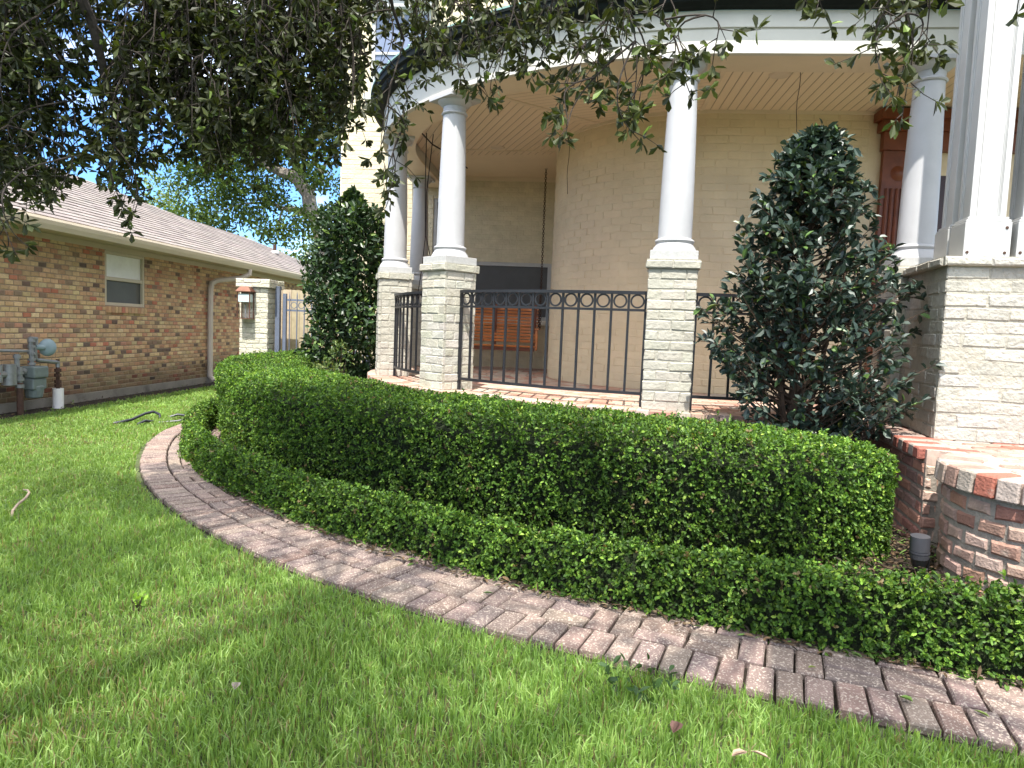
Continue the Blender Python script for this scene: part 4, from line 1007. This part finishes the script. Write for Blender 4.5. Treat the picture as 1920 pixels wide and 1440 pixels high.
# --- holly in front of the porch
hb = np.array([1.97, 4.84, 0])
hol = thing('holly_tree', hb, 'dark glossy holly tree between the tall hedge and the porch railing', 'tree')
rz = [.55, .85, 1.13, 1.5, 1.75, 1.98, 2.18, 2.32, 2.46, 2.58, 2.66]; rr = [.40, .72, .82, .76, .67, .57, .46, .36, .25, .12, .03]
def hr(z): return np.interp(z, rz, rr)
tw = MB(); fo = MB()
limb(tw, [hb, hb + (.0, 0, .8), hb + (.02, .0, 1.6), hb + (.04, 0, 2.35)], .048, .010, 9)
limb(tw, [hb + (.04, -.02, .3), hb + (.12, -.05, .9), hb + (.26, -.08, 1.7)], .026, .008, 7)
limb(tw, [hb + (-.03, -.02, .45), hb + (-.12, -.06, .9), hb + (-.26, -.05, 1.8)], .024, .008, 7)
LP, LD = [], []
nb_ = 470
for k in range(nb_):
    zt_ = rng.uniform(.62, 2.62); th = rng.uniform(0, 2 * pi); cx_ = np.interp(zt_, [.6, 1.2, 2.8], [.15, .09, .03])
    R = hr(zt_) * rng.uniform(.5, 1.02)
    if zt_ < 1.05 and cos(th) < .1 and rng.random() < .7: continue
    tip = hb + np.array([cx_ + R * cos(th), R * .80 * sin(th), zt_]); z0_ = max(.35, zt_ - R * rng.uniform(.35, .8))
    st_ = hb + np.array([.02, 0, z0_])
    mid = st_ + (tip - st_) * .55 + np.array([0, 0, -.03 + .04 * rng.normal()]) + rng.normal(0, .025, 3)
    P = limb(tw, [st_, mid, tip], .0075, .0018, 5)
    # side twigs in the outer half, each ending in a rosette
    ends = [(P[-1], P[-1] - P[-2])]
    for j in range(rng.integers(3, 7)):
        i = rng.integers(int(len(P) * .45), len(P) - 1); d = unit(unit(P[i + 1] - P[i]) + rdir(1)[0] * .9 + np.array([0, 0, .1])); e = P[i] + d * rng.uniform(.05, .13)
        tw.tube([P[i], (P[i] + e) / 2 + rng.normal(0, .006, 3), e], [.003, .002, .0012], 4); ends.append((e, d))
    for e, d in ends:
        for j in range(rng.integers(3, 6)):
            LP.append(e - unit(d) * rng.uniform(0, .07)); LD.append(unit(unit(d) * .7 + rdir(1)[0] * .9))
LP, LD = np.array(LP), np.array(LD); n = len(LP)
NN = unit(np.array([0, -.15, 1.]) + rdir(n) * .75)
col = mixcol(n, [(.022, .040, .030), (.034, .056, .040), (.050, .078, .050), (.09, .16, .04), (.12, .14, .03)], [.42, .34, .18, .05, .01], .25)
leaves(fo, LP, LD, NN, rng.uniform(.050, .084, n), rng.uniform(.030, .044, n), col, .2, .16)
fo.build('crown', M['hollyleaf'], hol); tw.build('trunk', M['twig'], hol)

def bushy(name, base, label, cat, hz, rad_fn, nl, leafL, leafW, pal, wts, mat, seed, ns=14, squash=1., group=None, up=.3, thin=0.):
    root = thing(name, base, label, cat, group); base = np.array(base, float); tw = MB(); fo = MB()
    for k in range(ns):
        th = rng.uniform(0, 2 * pi); zz = rng.uniform(.55, .95) * hz; r = rad_fn(zz) * rng.uniform(.3, .85)
        limb(tw, [base + (rng.normal(0, .03), rng.normal(0, .03), 0), base + (r * .4 * cos(th), r * .4 * sin(th) * squash, zz * .5), base + (r * cos(th), r * sin(th) * squash, zz)], .012 * hz / 2 + .003, .002, 5)
    z = rng.uniform(.04, 1, nl) * hz; th = rng.uniform(0, 2 * pi, nl); R = np.array([rad_fn(a) for a in z])
    q = 1 - rng.exponential(.2 if nl < 5000 else .3, nl); q = np.clip(q, 0, 1.05)
    P = base + np.stack([R * q * np.cos(th), R * q * np.sin(th) * squash, z], 1); Nn = np.stack([np.cos(th), np.sin(th), np.full(nl, .35)], 1)
    P = P + Nn * (wav(P, 6, seed) * (.06 if nl < 5000 else .13))[:, None]
    if thin: keep = wav(P, 9, seed + 3) > -thin; P, Nn = P[keep], Nn[keep]
    n = len(P); col = mixcol(n, pal, wts, .25) * (1 + .2 * wav(P, 4, seed + 1))[:, None]
    leaves(fo, P, unit(Nn * .5 + rdir(n) + np.array([0, 0, up])), unit(rdir(n) * .8 + Nn * .6 + np.array([0, 0, .6])), rng.uniform(.7, 1.25, n) * leafL, rng.uniform(.8, 1.2, n) * leafW, np.clip(col, .004, .9), .18, .12)
    fo.build('foliage', mat, root); tw.build('stems', M['twig'], root); return root
cb = np.array([-2.23, 9.35, 0])
bushy('camellia_shrub', cb, 'tall columnar camellia with glossy dark leaves beside the porch corner pillar', 'shrub', 2.95, lambda z: float(np.interp(z, [0, .3, .9, 1.6, 2.3, 2.7, 2.95], [.30, .46, .55, .55, .48, .36, .06])), 11000, .088, .044, [(.020, .042, .016), (.032, .066, .022), (.052, .10, .028), (.13, .20, .04)], [.34, .36, .22, .08], M['hollyleaf'], 31, 22)
mb_core = None
yg = [(.07, .11, .03), (.11, .16, .04), (.16, .19, .06), (.05, .09, .025), (.16, .11, .05)]
for k, (u, v, h, r, lb) in enumerate(((-4.02, -1.55, .74, .26, 'small yellow green shrub just behind the hedge, left of the porch corner'), (-4.12, -.78, .98, .20, 'taller thin light green shrub at the foot of the camellia'), (-4.50, .35, .86, .30, 'olive green shrub at the back end of the tall hedge'), (-3.95, -2.25, .66, .20, 'tiny sprawling yellow green shrub nearest the porch bricks'))):
    b = W(u, v, 0); bushy('garden_shrub', b, lb, 'shrub', h, lambda z, r=r, h=h: float(np.interp(z / h, [0, .4, .8, 1], [r * .4, r, r * .9, r * .25])), 520, .045, .022, yg, [.3, .3, .15, .2, .05], M['boxleaf'], 41 + k, 9, thin=.5)
bushy('garden_shrub', W(-1.82, -3.98, 0), 'sparse weedy sprig poking above the tall hedge below the railing', 'shrub', .70, lambda z: .14 if z > .5 else .06, 110, .05, .022, yg, [.3, .3, .05, .35, 0.], M['boxleaf'], 48, 7)

# --- the oak that overhangs the lawn: trunk stands behind the camera
OB = np.array([-3.4, -3.6, 0])
oak = thing('oak_tree', OB, 'large live oak whose leafy branches hang across the top of the view', 'tree')
wood = MB(); fo = MB()
limb(wood, [OB, OB + (.05, .1, 1.2), OB + (.15, .35, 2.6)], .42, .30, 14, .01)
fork = OB + np.array([.15, .35, 2.6])
LIMBS = [
    ([fork, (-3.0, -1.6, 4.0), (-2.6, .6, 4.2), (-2.15, 2.2, 3.55), (-1.85, 3.05, 2.85), (-1.80, 3.28, 2.35), (-1.88, 3.36, 1.98)], .17, .010),
    ([fork, (-2.6, -1.4, 4.4), (-1.3, .6, 4.3), (-.4, 1.7, 3.75), (.10, 2.35, 3.05), (.30, 2.65, 2.55)], .15, .008),
    ([fork, (-2.0, -2.0, 4.8), (.0, -.3, 4.9), (1.1, 1.0, 4.2), (1.55, 1.75, 3.2), (1.70, 2.15, 2.45)], .15, .007),
    ([fork, (-3.8, -1.8, 4.0), (-3.6, .4, 4.0), (-3.1, 2.2, 3.3), (-2.75, 3.2, 2.7), (-2.6, 3.6, 2.2)], .14, .010),
    ([(-2.6, .6, 4.2), (-2.0, 1.9, 3.9), (-1.35, 2.9, 3.2), (-1.05, 3.5, 2.7)], .06, .008),
    ([(-.4, 1.7, 3.75), (-.6, 2.5, 3.3), (-.65, 3.0, 2.8), (-.55, 3.25, 2.5)], .03, .006),
]
LPTS = []
for pts, a, b in LIMBS: LPTS.append(limb(wood, pts, a, b, 9, .012))
LALL = np.vstack([p for p in LPTS]); LALL = LALL[LALL[:, 1] > .6]
OPAL = [(.027, .032, .011), (.038, .046, .014), (.052, .066, .018), (.085, .125, .024)]
OLP, OLD, OLL = [], [], []; NODES = LALL.copy()
def spray(tip, size, fresh=0.):
    global NODES
    d2 = np.linalg.norm((NODES - (tip + np.array([0, 0, size + .1]))) * np.array([1, 1, .9]), axis=1) + (NODES[:, 2] < tip[2] + .12) * 1.5
    a = NODES[np.argmin(d2)]
    hv = tip + np.array([rng.normal(0, .06) , rng.normal(0, .06), size * rng.uniform(.8, 1.2)])
    pts = [a, a + (hv - a) * .6 + np.array([0, 0, .10 * np.linalg.norm(hv - a)]), hv, tip + (hv - tip) * .45 + rng.normal(0, .02, 3), tip]
    P, s = resample(pts, .035); P = smooth2(P, 4); wood.tube(P, np.linspace(.0042, .0013, len(P)), 5)
    NODES = np.vstack([NODES, P[len(P) // 3:max(len(P) // 3 + 1, len(P) - 6):4]])
    ends = [(P[-1], unit(P[-1] - P[-2]))]
    kmax = int(size * 1.5 / .035)
    for i in range(max(1, len(P) - kmax), len(P) - 1):
        if rng.random() < .42:
            d = unit(unit(P[i] - P[i - 1]) * .6 + rdir(1)[0] + np.array([0, 0, -.15])); l = rng.uniform(.05, .16); e = P[i] + d * l
            wood.tube([P[i], (P[i] + e) / 2 + rng.normal(0, .005, 3), e], [.0022, .0016, .001], 4); ends.append((e, d))
            if l > .11: ends.append(((P[i] + e) / 2, d))
    for e, d in ends:
        for j in range(rng.integers(4, 8)):
            OLP.append(e - d * rng.uniform(0, .025)); OLD.append(unit(d * .55 + rdir(1)[0] * .95 + np.array([0, 0, -.12]))); OLL.append(fresh)
# where the twigs hang: lower outline of the foliage along the width of the view, depth, amount
lowx = [-80, 0, 45, 95, 130, 165, 200, 232, 262, 300, 360, 420, 480, 540, 600, 650, 700, 735, 765, 800, 850, 905, 950, 1000, 1040, 1075, 1110, 1160, 1200, 1225]
lowy = [440, 430, 415, 400, 345, 270, 350, 420, 385, 300, 330, 335, 330, 320, 330, 300, 340, 385, 225, 165, 205, 235, 180, 205, 262, 250, 190, 225, 265, 170]
cnt = 0
while cnt < 900:
    px = rng.uniform(-80, 1225); lo = np.interp(px, lowx, lowy); py = rng.uniform(-60, lo)
    dens = np.interp(px, [-80, 600, 720, 1000, 1225], [1., 1., .22, .17, .10])
    if (90 < px < 205 and 170 < py < 330) and rng.random() < .7: continue
    if (160 < px < 215 and 60 < py < 170) and rng.random() < .8: continue
    if (330 < px < 410 and 130 < py < 230) and rng.random() < .6: continue
    if (650 < px < 800 and 60 < py < 330) and rng.random() < .45: continue
    if rng.random() > dens: continue
    d = np.interp(px, [-80, 300, 640, 900, 1225], [3.2, 3.4, 3.5, 3.1, 2.7]) + rng.uniform(-.35, .55)
    spray(seen(px, py - 12, d), rng.uniform(.16, .34), 1. if py > lo - 45 else 0.); cnt += 1
for (px, py, d) in ((30, 485, 2.6), (55, 470, 2.6), (238, 424, 3.1), (228, 400, 3.1), (1045, 268, 2.5), (1060, 262, 2.5), (1205, 275, 2.5), (1190, 232, 2.5), (735, 392, 3.1), (728, 370, 3.1), (745, 340, 3.1),
        (1255, 150, 2.4), (1300, 195, 2.4), (1335, 140, 2.4), (1290, 120, 2.4), (1265, 60, 2.4), (1240, 25, 2.4), (1525, 40, 2.3), (1515, 15, 2.3), (1600, 55, 2.3), (1640, 70, 2.3), (1690, 238, 2.35), (1680, 195, 2.35), (1700, 150, 2.35), (1720, 120, 2.35), (1660, 165, 2.3), (1650, 110, 2.3), (1690, 70, 2.3), (1740, 20, 2.3), (1735, 105, 2.3), (1620, 20, 2.3), (1905, 40, 2.2)):
    spray(seen(px, py - 6, d), rng.uniform(.10, .2), 1.)
P_, D_, f_ = np.array(OLP), np.array(OLD), np.array(OLL); n = len(P_)
col = mixcol(n, OPAL, [.38, .36, .2, .06], .25) * (1 + .5 * f_ * (rng.random(n) < .5))[:, None]
leaves(fo, P_, D_, unit(rdir(n) + np.array([0, 0, .5])), rng.uniform(.036, .060, n), rng.uniform(.016, .025, n), col, .16, .10, ob=True)
# the rest of the crown, above and behind the camera; it throws the dappled shade on the lawn
SD = np.array([-.17 * cos(rad(62)), -.985 * cos(rad(62)), sin(rad(62))])
cl = []
tries = 0
while len(cl) < 330 and tries < 5000:
    tries += 1
    gx_, gy_ = rng.uniform(-6.0, 3.2), rng.uniform(-1.5, 5.6)      # spot of lawn that this clump shades
    edge = np.interp(gx_, [-6, -3.5, -2, -.5, .3, .8, 1.3, 3.2], [5.4, 5.5, 5.1, 4.2, 3.1, 1.7, 1.2, .7])
    if gy_ > edge: continue
    if wav(np.array([[gx_, gy_, 0.]]), 2.2, 77)[0] > .70: continue
    z = rng.uniform(4.2, 7.5); cl.append(np.array([gx_, gy_, 0]) + SD * z / SD[2])
cl = np.array(cl); big = []
for c in cl:
    k = 46; big.append(c + rng.normal(0, 1, (k, 3)) * np.array([.30, .30, .2]))
    a = LALL[np.argmin(np.linalg.norm(LALL - c, axis=1))]; limb(wood, [a, (a + c) / 2 + np.array([0, 0, .2]), c], .02, .004, 5)
P_ = np.vstack(big); n = len(P_)
leaves(fo, P_, unit(rdir(n)), unit(rdir(n) + np.array([0, 0, 1.2])), rng.uniform(.07, .11, n), rng.uniform(.04, .055, n), mixcol(n, OPAL, [.35, .35, .2, .1], .2), .1, .08)
fo.build('crown', M['oakleaf'], oak); wood.build('trunk', M['bark'], oak)

# --- trees beyond the houses
def far_tree(base, pts_list, clumps, nl, leafL, label, pal, wts, seed, spread=.9):
    root = thing('oak_tree', base, label, 'tree', 'trees beyond the brick house'); base = np.array(base, float); wd = MB(); fo = MB()
    for pts, a, b in pts_list: limb(wd, pts, a, b, 9, .03)
    allp = np.vstack([np.array(p[0], float) for p in pts_list])
    PP = []
    for (c, r, k) in clumps:
        c = np.array(c, float); a = allp[np.argmin(np.linalg.norm(allp - c, axis=1))]; limb(wd, [a, (a + c) / 2 + (0, 0, .15), c], .05, .01, 5)
        sub = c + rdir(k) * (rng.uniform(.3, 1, (k, 1)) ** .5) * np.array(r)
        for s_ in sub: PP.append(s_ + rng.normal(0, 1, (int(nl), 3)) * np.array([.30, .30, .20]) * spread)
    P = np.vstack(PP); n = len(P)
    col = np.clip(mixcol(n, pal, wts, .25) * (1 + .3 * wav(P, .9, seed))[:, None], .004, .9)
    leaves(fo, P, unit(rdir(n) + np.array([0, 0, -.2])), unit(rdir(n) + np.array([0, 0, 1.])), rng.uniform(.7, 1.3, n) * leafL, rng.uniform(.7, 1.3, n) * leafL * .5, col, .12, .1)
    fo.build('crown', M['farleaf'], root); wd.build('trunk', M['palebark'], root); return root
fd = 22.
s_ = lambda px, py, d=fd: seen(px, py, d)
tb = s_(628, 600, fd); tb[2] = 0
T1 = [([tb, s_(612, 470), s_(596, 415), s_(566, 345), s_(548, 318)], .36, .20), ([s_(556, 330), s_(515, 318), s_(480, 295), s_(440, 250), s_(405, 215)], .19, .05), ([s_(566, 345), s_(560, 315), s_(545, 285), s_(548, 220)], .17, .05), ([s_(596, 412), s_(560, 392), s_(530, 392), s_(508, 380)], .13, .05), ([s_(570, 352), s_(590, 360), s_(600, 330), s_(640, 250)], .09, .03)]
gp2 = [(.032, .056, .015), (.046, .08, .02), (.07, .112, .026), (.10, .15, .036)]
far_tree(tb, T1, [(s_(430, 250, 22), (1.6, 1.6, .9), 20), (s_(350, 350, 23), (1.3, 1.2, .8), 14), (s_(500, 230, 21), (1.5, 1.5, 1.0), 22), (s_(470, 380, 21.5), (1.2, 1.2, .7), 14), (s_(400, 400, 22.5), (1.1, 1.2, .6), 12), (s_(560, 180, 22), (1.4, 1.4, .9), 18), (s_(620, 330, 21.0), (.8, .8, .6), 9), (s_(560, 420, 21), (.7, .8, .4), 6), (s_(640, 200, 22), (1.3, 1.3, .9), 14), (s_(380, 180, 23), (1.5, 1.5, 1.), 14), (s_(520, 440, 21), (.5, .6, .35), 5), (s_(450, 320, 21), (1.3, 1.2, .8), 16), (s_(600, 270, 21.5), (1., 1., .7), 12), (s_(480, 300, 23), (1.6, 1.4, 1.), 16)], 100, .14, 'spreading oak with pale bare limbs rising behind the brick house roof', gp2, [.3, .35, .25, .1], 51)
tb2 = s_(330, 640, 34); tb2[2] = 0
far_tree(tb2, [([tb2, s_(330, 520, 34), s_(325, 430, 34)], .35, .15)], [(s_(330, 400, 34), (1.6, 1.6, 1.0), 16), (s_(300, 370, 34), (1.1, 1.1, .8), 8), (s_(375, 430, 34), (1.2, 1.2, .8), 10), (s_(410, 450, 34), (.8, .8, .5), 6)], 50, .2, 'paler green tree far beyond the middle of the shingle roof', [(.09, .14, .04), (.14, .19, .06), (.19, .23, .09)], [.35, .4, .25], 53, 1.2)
tb3 = s_(590, 640, 40); tb3[2] = 0
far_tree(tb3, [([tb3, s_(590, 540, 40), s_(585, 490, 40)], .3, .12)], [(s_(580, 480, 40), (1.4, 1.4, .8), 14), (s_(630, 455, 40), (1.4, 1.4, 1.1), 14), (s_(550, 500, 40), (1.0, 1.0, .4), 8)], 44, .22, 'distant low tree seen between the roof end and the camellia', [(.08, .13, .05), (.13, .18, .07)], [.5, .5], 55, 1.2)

# ================================================================== SPOTLIGHT, LITTER, SMALL GROUND THINGS
sp = np.array([2.15, 3.53, 0]); spt = thing('garden_spotlight', sp, 'grey cylindrical garden spotlight in the mulch beside the round brick landing', 'spotlight')
mb = MB(); dx_ = np.array([-.06, -.05, 1.]); dx_ /= np.linalg.norm(dx_)
c0 = sp + Z3 * .105
def ctube(a, b, r, r2=None): mb.tube([c0 + dx_ * a, c0 + dx_ * b], [r, r2 or r], 22)
ctube(.016, .04, .044, .047); ctube(.0402, .046, .045); ctube(.0462, .054, .048); ctube(.0542, .059, .045); ctube(.0592, .135, .047, .046)
smooth_edges(mb.build('lamp_head', M['spot'], spt), 30)
mb = MB(); ctube(-.028, .0158, .030, .043); mb.tube([c0 - dx_ * .02, sp + Z3 * .05, sp - Z3 * .02], [.014, .012, .010], 8); mb.tube([c0 + np.array([.05, .0, .02]), sp + np.array([.06, .02, .06]), sp + np.array([.02, .01, .04])], .007, 6)
mb.build('stake', M['iron'], spt)
# dry litter and clippings on the bed and the path edge
mb = MB(); n = 1500
ss = rng.uniform(1.5, OS[-1] - 1.2, n); dd = .40 + np.abs(rng.normal(0, .07, n))
Pl = np.array([onpath(a, b, .040 + rng.uniform(0, .012)) for a, b in zip(ss, dd)])
n2 = 2600; th = rng.uniform(0, 2 * pi, n2); rr_ = np.sqrt(rng.uniform(0, 1, n2)); P2 = np.stack([2.15 + .55 * rr_ * np.cos(th), 3.75 + .65 * rr_ * np.sin(th), rng.uniform(.018, .085, n2)], 1)
n3 = 900; q3 = rng.uniform(S0, 7, n3); P3 = np.array([NW(a, rng.uniform(.01, .03), rng.uniform(.03, .42)) for a in q3])
Pl = np.vstack([Pl, P2, P3]); n = len(Pl); d = rdir(n) * np.array([1, 1, .25]); d[:, 2] = np.abs(d[:, 2])
leaves(mb, Pl, unit(d), unit(np.array([0, 0, 1.]) + rdir(n) * .5), rng.uniform(.02, .055, n), rng.uniform(.007, .018, n), mixcol(n, [(.07, .045, .025), (.12, .075, .04), (.035, .027, .017), (.10, .17, .035), (.20, .15, .09)], [.3, .18, .26, .2, .06], .25), .15, .15)
tag(mb.build('leaf_litter', M['litter']), kind='stuff')
def one_leaf(p, a, L, Wd, col, label):
    mb = MB(); D = np.array([[cos(a), sin(a), .1]]); leaves(mb, np.array([p], float), D, np.array([[.1, .05, 1.]]), np.array([L]), np.array([Wd]), np.array([col]), .2, .15)
    leaves(mb, np.array([p], float) + D * L * .02 + np.array([[0, 0, .002]]), D, np.array([[.1, .05, 1.]]), np.array([L * .96]), np.array([Wd * .3]), np.array([col]) * .7, .2, .15)
    tag(mb.build('fallen_leaf', M['litter'], None, loc=p), label, 'leaf', 'single fallen leaves on the path and lawn')
gpx = lambda px, py, z=.045: (lambda r: np.array([0, 0, H]) + r * ((z - H) / r[2]))(seen(px, py, 1.) - np.array([0, 0, H]))
one_leaf(gpx(1712, 1316), 2.2, .045, .034, (.16, .26, .05), 'round bright green leaf lying on the right end of the brick path')
one_leaf(gpx(1856, 1345), 2.0, .05, .018, (.20, .26, .07), 'narrow pale green leaf lying on a paver joint near the right edge')
one_leaf(gpx(1515, 1252), .3, .035, .015, (.22, .26, .06), 'small yellowish green sprig on the path below the low hedge')
one_leaf(gpx(1262, 1375, .06), 1.1, .075, .04, (.13, .07, .055), 'curled purplish brown leaf in the grass below the path')
one_leaf(gpx(1372, 1418, .06), .5, .06, .028, (.34, .24, .17), 'pale tan leaf in the grass at the bottom right')
one_leaf(gpx(1408, 1408, .06), -.6, .055, .016, (.36, .26, .19), 'narrow pale tan leaf pointing right in the bottom grass')
one_leaf(gpx(905, 1112), .2, .05, .016, (.10, .16, .05), 'thin dark green leaf across the middle of the path')
one_leaf(gpx(440, 1293, .06), 1.8, .05, .03, (.34, .29, .24), 'pale dry leaf in the shaded grass on the left')
mb = MB(); p = gpx(30, 950, .07)
mb.tube([gpx(22, 968, .03), gpx(24, 958, .06), gpx(34, 945, .07), gpx(48, 934, .075), gpx(55, 924, .07), gpx(52, 919, .06), gpx(44, 918, .05)], [.007, .008, .008, .008, .007, .006, .004], 7)
tag(smooth_edges(mb.build('fallen_twig', pm('dry_twig', (.33, .25, .19), .8, var=.2, vs=30), None, loc=p), 60), 'bent pale twig lying in the grass at the left edge', 'twig')
for k, (px, py, lb) in enumerate(((262, 1150, 'small bright green clover weed in the shaded left lawn'), (1190, 1300, 'dark broad leaved weed in the grass just below the path'), (655, 955, 'grey green seedling in the gap between the two hedges'))):
    b = gpx(px, py, .0); b[2] = 0
    bushy('weed', b, lb, 'weed', (.09, .06, .16)[k], lambda z, k=k: .05 if k == 0 else .07, 45, (.024, .04, .06)[k], .02, [[(.20, .33, .05)], [(.06, .11, .04)], [(.06, .10, .06)]][k], [1.], M['boxleaf'], 61 + k, 6)

# ================================================================== GRASS
poly = np.array([*[tuple(p) for p in OP[::4] - OI[::4] * .035], (6, .6), (6, -1.), (-8., -1.), tuple(NW(S0, 0, .40)[:2]), tuple(NW(7.5, 0, .44)[:2]), (-3.4, 15.5), (-3.1, 10.3)])
def inside(x, y):
    c = np.zeros(len(x), bool); n = len(poly)
    for i in range(n):
        x1, y1 = poly[i]; x2, y2 = poly[(i + 1) % n]
        if y1 == y2: continue
        k = ((y1 > y) != (y2 > y)) & (x < (x2 - x1) * (y - y1) / (y2 - y1) + x1); c ^= k
    return c
gb = MB()
for (y0, y1, dens, wd, hh, ln_) in ((1.15, 2.6, 12500, .0046, .064, .34), (2.6, 4.0, 9500, .0050, .058, .42), (4.0, 6.0, 6400, .0060, .054, .65), (6.0, 9.0, 4000, .0082, .050, .85), (9.0, 15.0, 2000, .012, .050, .9)):
    x0, x1 = -y1 * .92, min(y1 * .92, 3.2)
    n = int((y1 - y0) * (x1 - x0) * dens); x = rng.uniform(x0, x1, n); y = rng.uniform(y0, y1, n)
    k = inside(x, y) & (np.abs(x) < y * .92 + .1); x, y = x[k], y[k]; n = len(x)
    P = np.stack([x, y, np.zeros(n)], 1)
    tuft = wav(P, 6, 3) * .6 + wav(P, 21, 4) * .5
    h = hh * rng.uniform(.4, 1.2, n) * (1 + .30 * tuft) * (1 - .35 * np.clip(wav(P, 3.4, 9) - .3, 0, 1)); w = wd * rng.uniform(.65, 1.3, n)
    th = rng.uniform(0, 2 * pi, n); S = np.stack([np.cos(th), np.sin(th), np.zeros(n)], 1)
    lt = rng.uniform(0, 2 * pi, n); ld = np.stack([np.cos(lt), np.sin(lt), np.zeros(n)], 1); la = np.abs(rng.normal(0, ln_, n)) + .05
    m1 = P + (ld * (la * .35)[:, None] + np.array([0, 0, .6])) * h[:, None]; t1 = P + (ld * (la * 1.05)[:, None] + np.array([0, 0, 1.]) * np.clip(1 - .35 * la, .25, 1)[:, None]) * h[:, None]
    a = P - S * w[:, None] * .5; b = P + S * w[:, None] * .5; c = m1 + S * w[:, None] * .48; d = m1 - S * w[:, None] * .48
    e1 = t1 + S * w[:, None] * .10; e2 = t1 - S * w[:, None] * .10
    Vv = np.stack([a, b, c, d, e1, e2], 1).reshape(-1, 3); i = np.arange(n)[:, None] * 6
    Q = np.stack([i + np.array([0, 1, 2, 3]), i + np.array([3, 2, 4, 5])], 1).reshape(-1, 4)
    dry = (rng.random(n) < (.05 + .10 * (wav(P, 3.4, 9) > .45)))
    col = mixcol(n, [(.15, .25, .062), (.195, .31, .080), (.25, .37, .105), (.31, .42, .14)], [.3, .35, .25, .1], .2) * (1 + .18 * wav(P, 2.2, 8))[:, None]
    col[dry] = np.array([.28, .23, .12]) * rng.uniform(.6, 1.1, (dry.sum(), 1))
    gb.add(Vv, Q, qc=np.repeat(np.clip(col, .01, .9), 2, axis=0))
tag(gb.build('grass', M['grass']), kind='stuff')

# ================================================================== LIGHT, SKY, CAMERA
SUN_EL, SUN_AZ = 62., math.degrees(math.atan2(-.17, -.985))     # azimuth measured from +Y towards +X
w = bpy.data.worlds.new('World'); scene.world = w; w.use_nodes = True
nt = w.node_tree; nt.nodes.clear(); N = nt.nodes; Lk = nt.links
o = N.new('ShaderNodeOutputWorld'); bg = N.new('ShaderNodeBackground'); sk = N.new('ShaderNodeTexSky')
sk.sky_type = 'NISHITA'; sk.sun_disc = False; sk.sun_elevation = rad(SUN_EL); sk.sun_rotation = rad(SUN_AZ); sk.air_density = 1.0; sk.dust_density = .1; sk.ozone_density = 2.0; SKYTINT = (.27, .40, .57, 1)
# soft clouds mixed into the sky
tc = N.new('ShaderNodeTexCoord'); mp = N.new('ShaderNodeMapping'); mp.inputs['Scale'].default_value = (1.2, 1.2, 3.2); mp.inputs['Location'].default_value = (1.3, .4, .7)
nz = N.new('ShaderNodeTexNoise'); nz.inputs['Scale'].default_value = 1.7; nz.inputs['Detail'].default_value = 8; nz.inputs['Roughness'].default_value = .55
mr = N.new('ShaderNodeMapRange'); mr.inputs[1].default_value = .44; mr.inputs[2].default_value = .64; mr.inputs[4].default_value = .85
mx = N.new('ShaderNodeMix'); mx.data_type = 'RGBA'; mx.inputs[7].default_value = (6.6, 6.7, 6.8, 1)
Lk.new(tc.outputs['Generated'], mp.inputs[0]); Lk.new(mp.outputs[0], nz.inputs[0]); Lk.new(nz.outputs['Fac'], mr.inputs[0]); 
# unseen bright cloud added overhead and behind as fill light, thin cloud in front
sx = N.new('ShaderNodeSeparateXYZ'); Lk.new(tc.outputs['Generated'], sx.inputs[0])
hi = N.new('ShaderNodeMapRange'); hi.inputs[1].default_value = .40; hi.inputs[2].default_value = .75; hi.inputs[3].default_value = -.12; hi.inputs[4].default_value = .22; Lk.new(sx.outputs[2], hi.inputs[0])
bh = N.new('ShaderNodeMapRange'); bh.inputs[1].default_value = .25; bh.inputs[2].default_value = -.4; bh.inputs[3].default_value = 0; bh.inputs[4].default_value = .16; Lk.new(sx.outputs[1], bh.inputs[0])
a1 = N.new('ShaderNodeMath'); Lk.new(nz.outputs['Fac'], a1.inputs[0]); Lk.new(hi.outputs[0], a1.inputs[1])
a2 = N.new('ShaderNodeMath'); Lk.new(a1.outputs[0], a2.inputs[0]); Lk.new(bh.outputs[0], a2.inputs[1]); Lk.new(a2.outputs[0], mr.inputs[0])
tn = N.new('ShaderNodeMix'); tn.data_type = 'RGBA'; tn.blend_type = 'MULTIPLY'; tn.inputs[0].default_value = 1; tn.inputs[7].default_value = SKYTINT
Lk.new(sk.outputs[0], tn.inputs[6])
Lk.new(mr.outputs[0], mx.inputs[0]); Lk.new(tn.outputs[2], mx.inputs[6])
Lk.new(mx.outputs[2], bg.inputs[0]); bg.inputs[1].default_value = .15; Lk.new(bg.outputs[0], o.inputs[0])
sl = bpy.data.lights.new('sun', 'SUN'); sl.energy = 2.4; sl.angle = rad(.55); sl.color = (1., .955, .88)
so = bpy.data.objects.new('sun', sl); COL.objects.link(so); so.location = (0, -10, 20)
so.rotation_euler = Vector(-SD).to_track_quat('-Z', 'Y').to_euler()
cam = bpy.data.cameras.new('camera'); co = bpy.data.objects.new('camera', cam); COL.objects.link(co)
cam.sensor_width = 36; cam.lens = F / 1920 * 36; cam.clip_start = .05; cam.clip_end = 1000
co.matrix_world = Matrix(((cr[0], cu[0], -cf[0], 0), (cr[1], cu[1], -cf[1], 0), (cr[2], cu[2], -cf[2], H), (0, 0, 0, 1)))
scene.camera = co
for ob in scene.objects:
    if '_w' in ob: del ob['_w']
scene.view_settings.view_transform = 'Standard'; scene.view_settings.look = 'None'; scene.view_settings.exposure = 1.98; scene.view_settings.gamma = 1
scene.render.resolution_x, scene.render.resolution_y = 1024, 768
scene.cycles.max_bounces = 8; scene.cycles.transmission_bounces = 4; scene.cycles.use_denoising = True
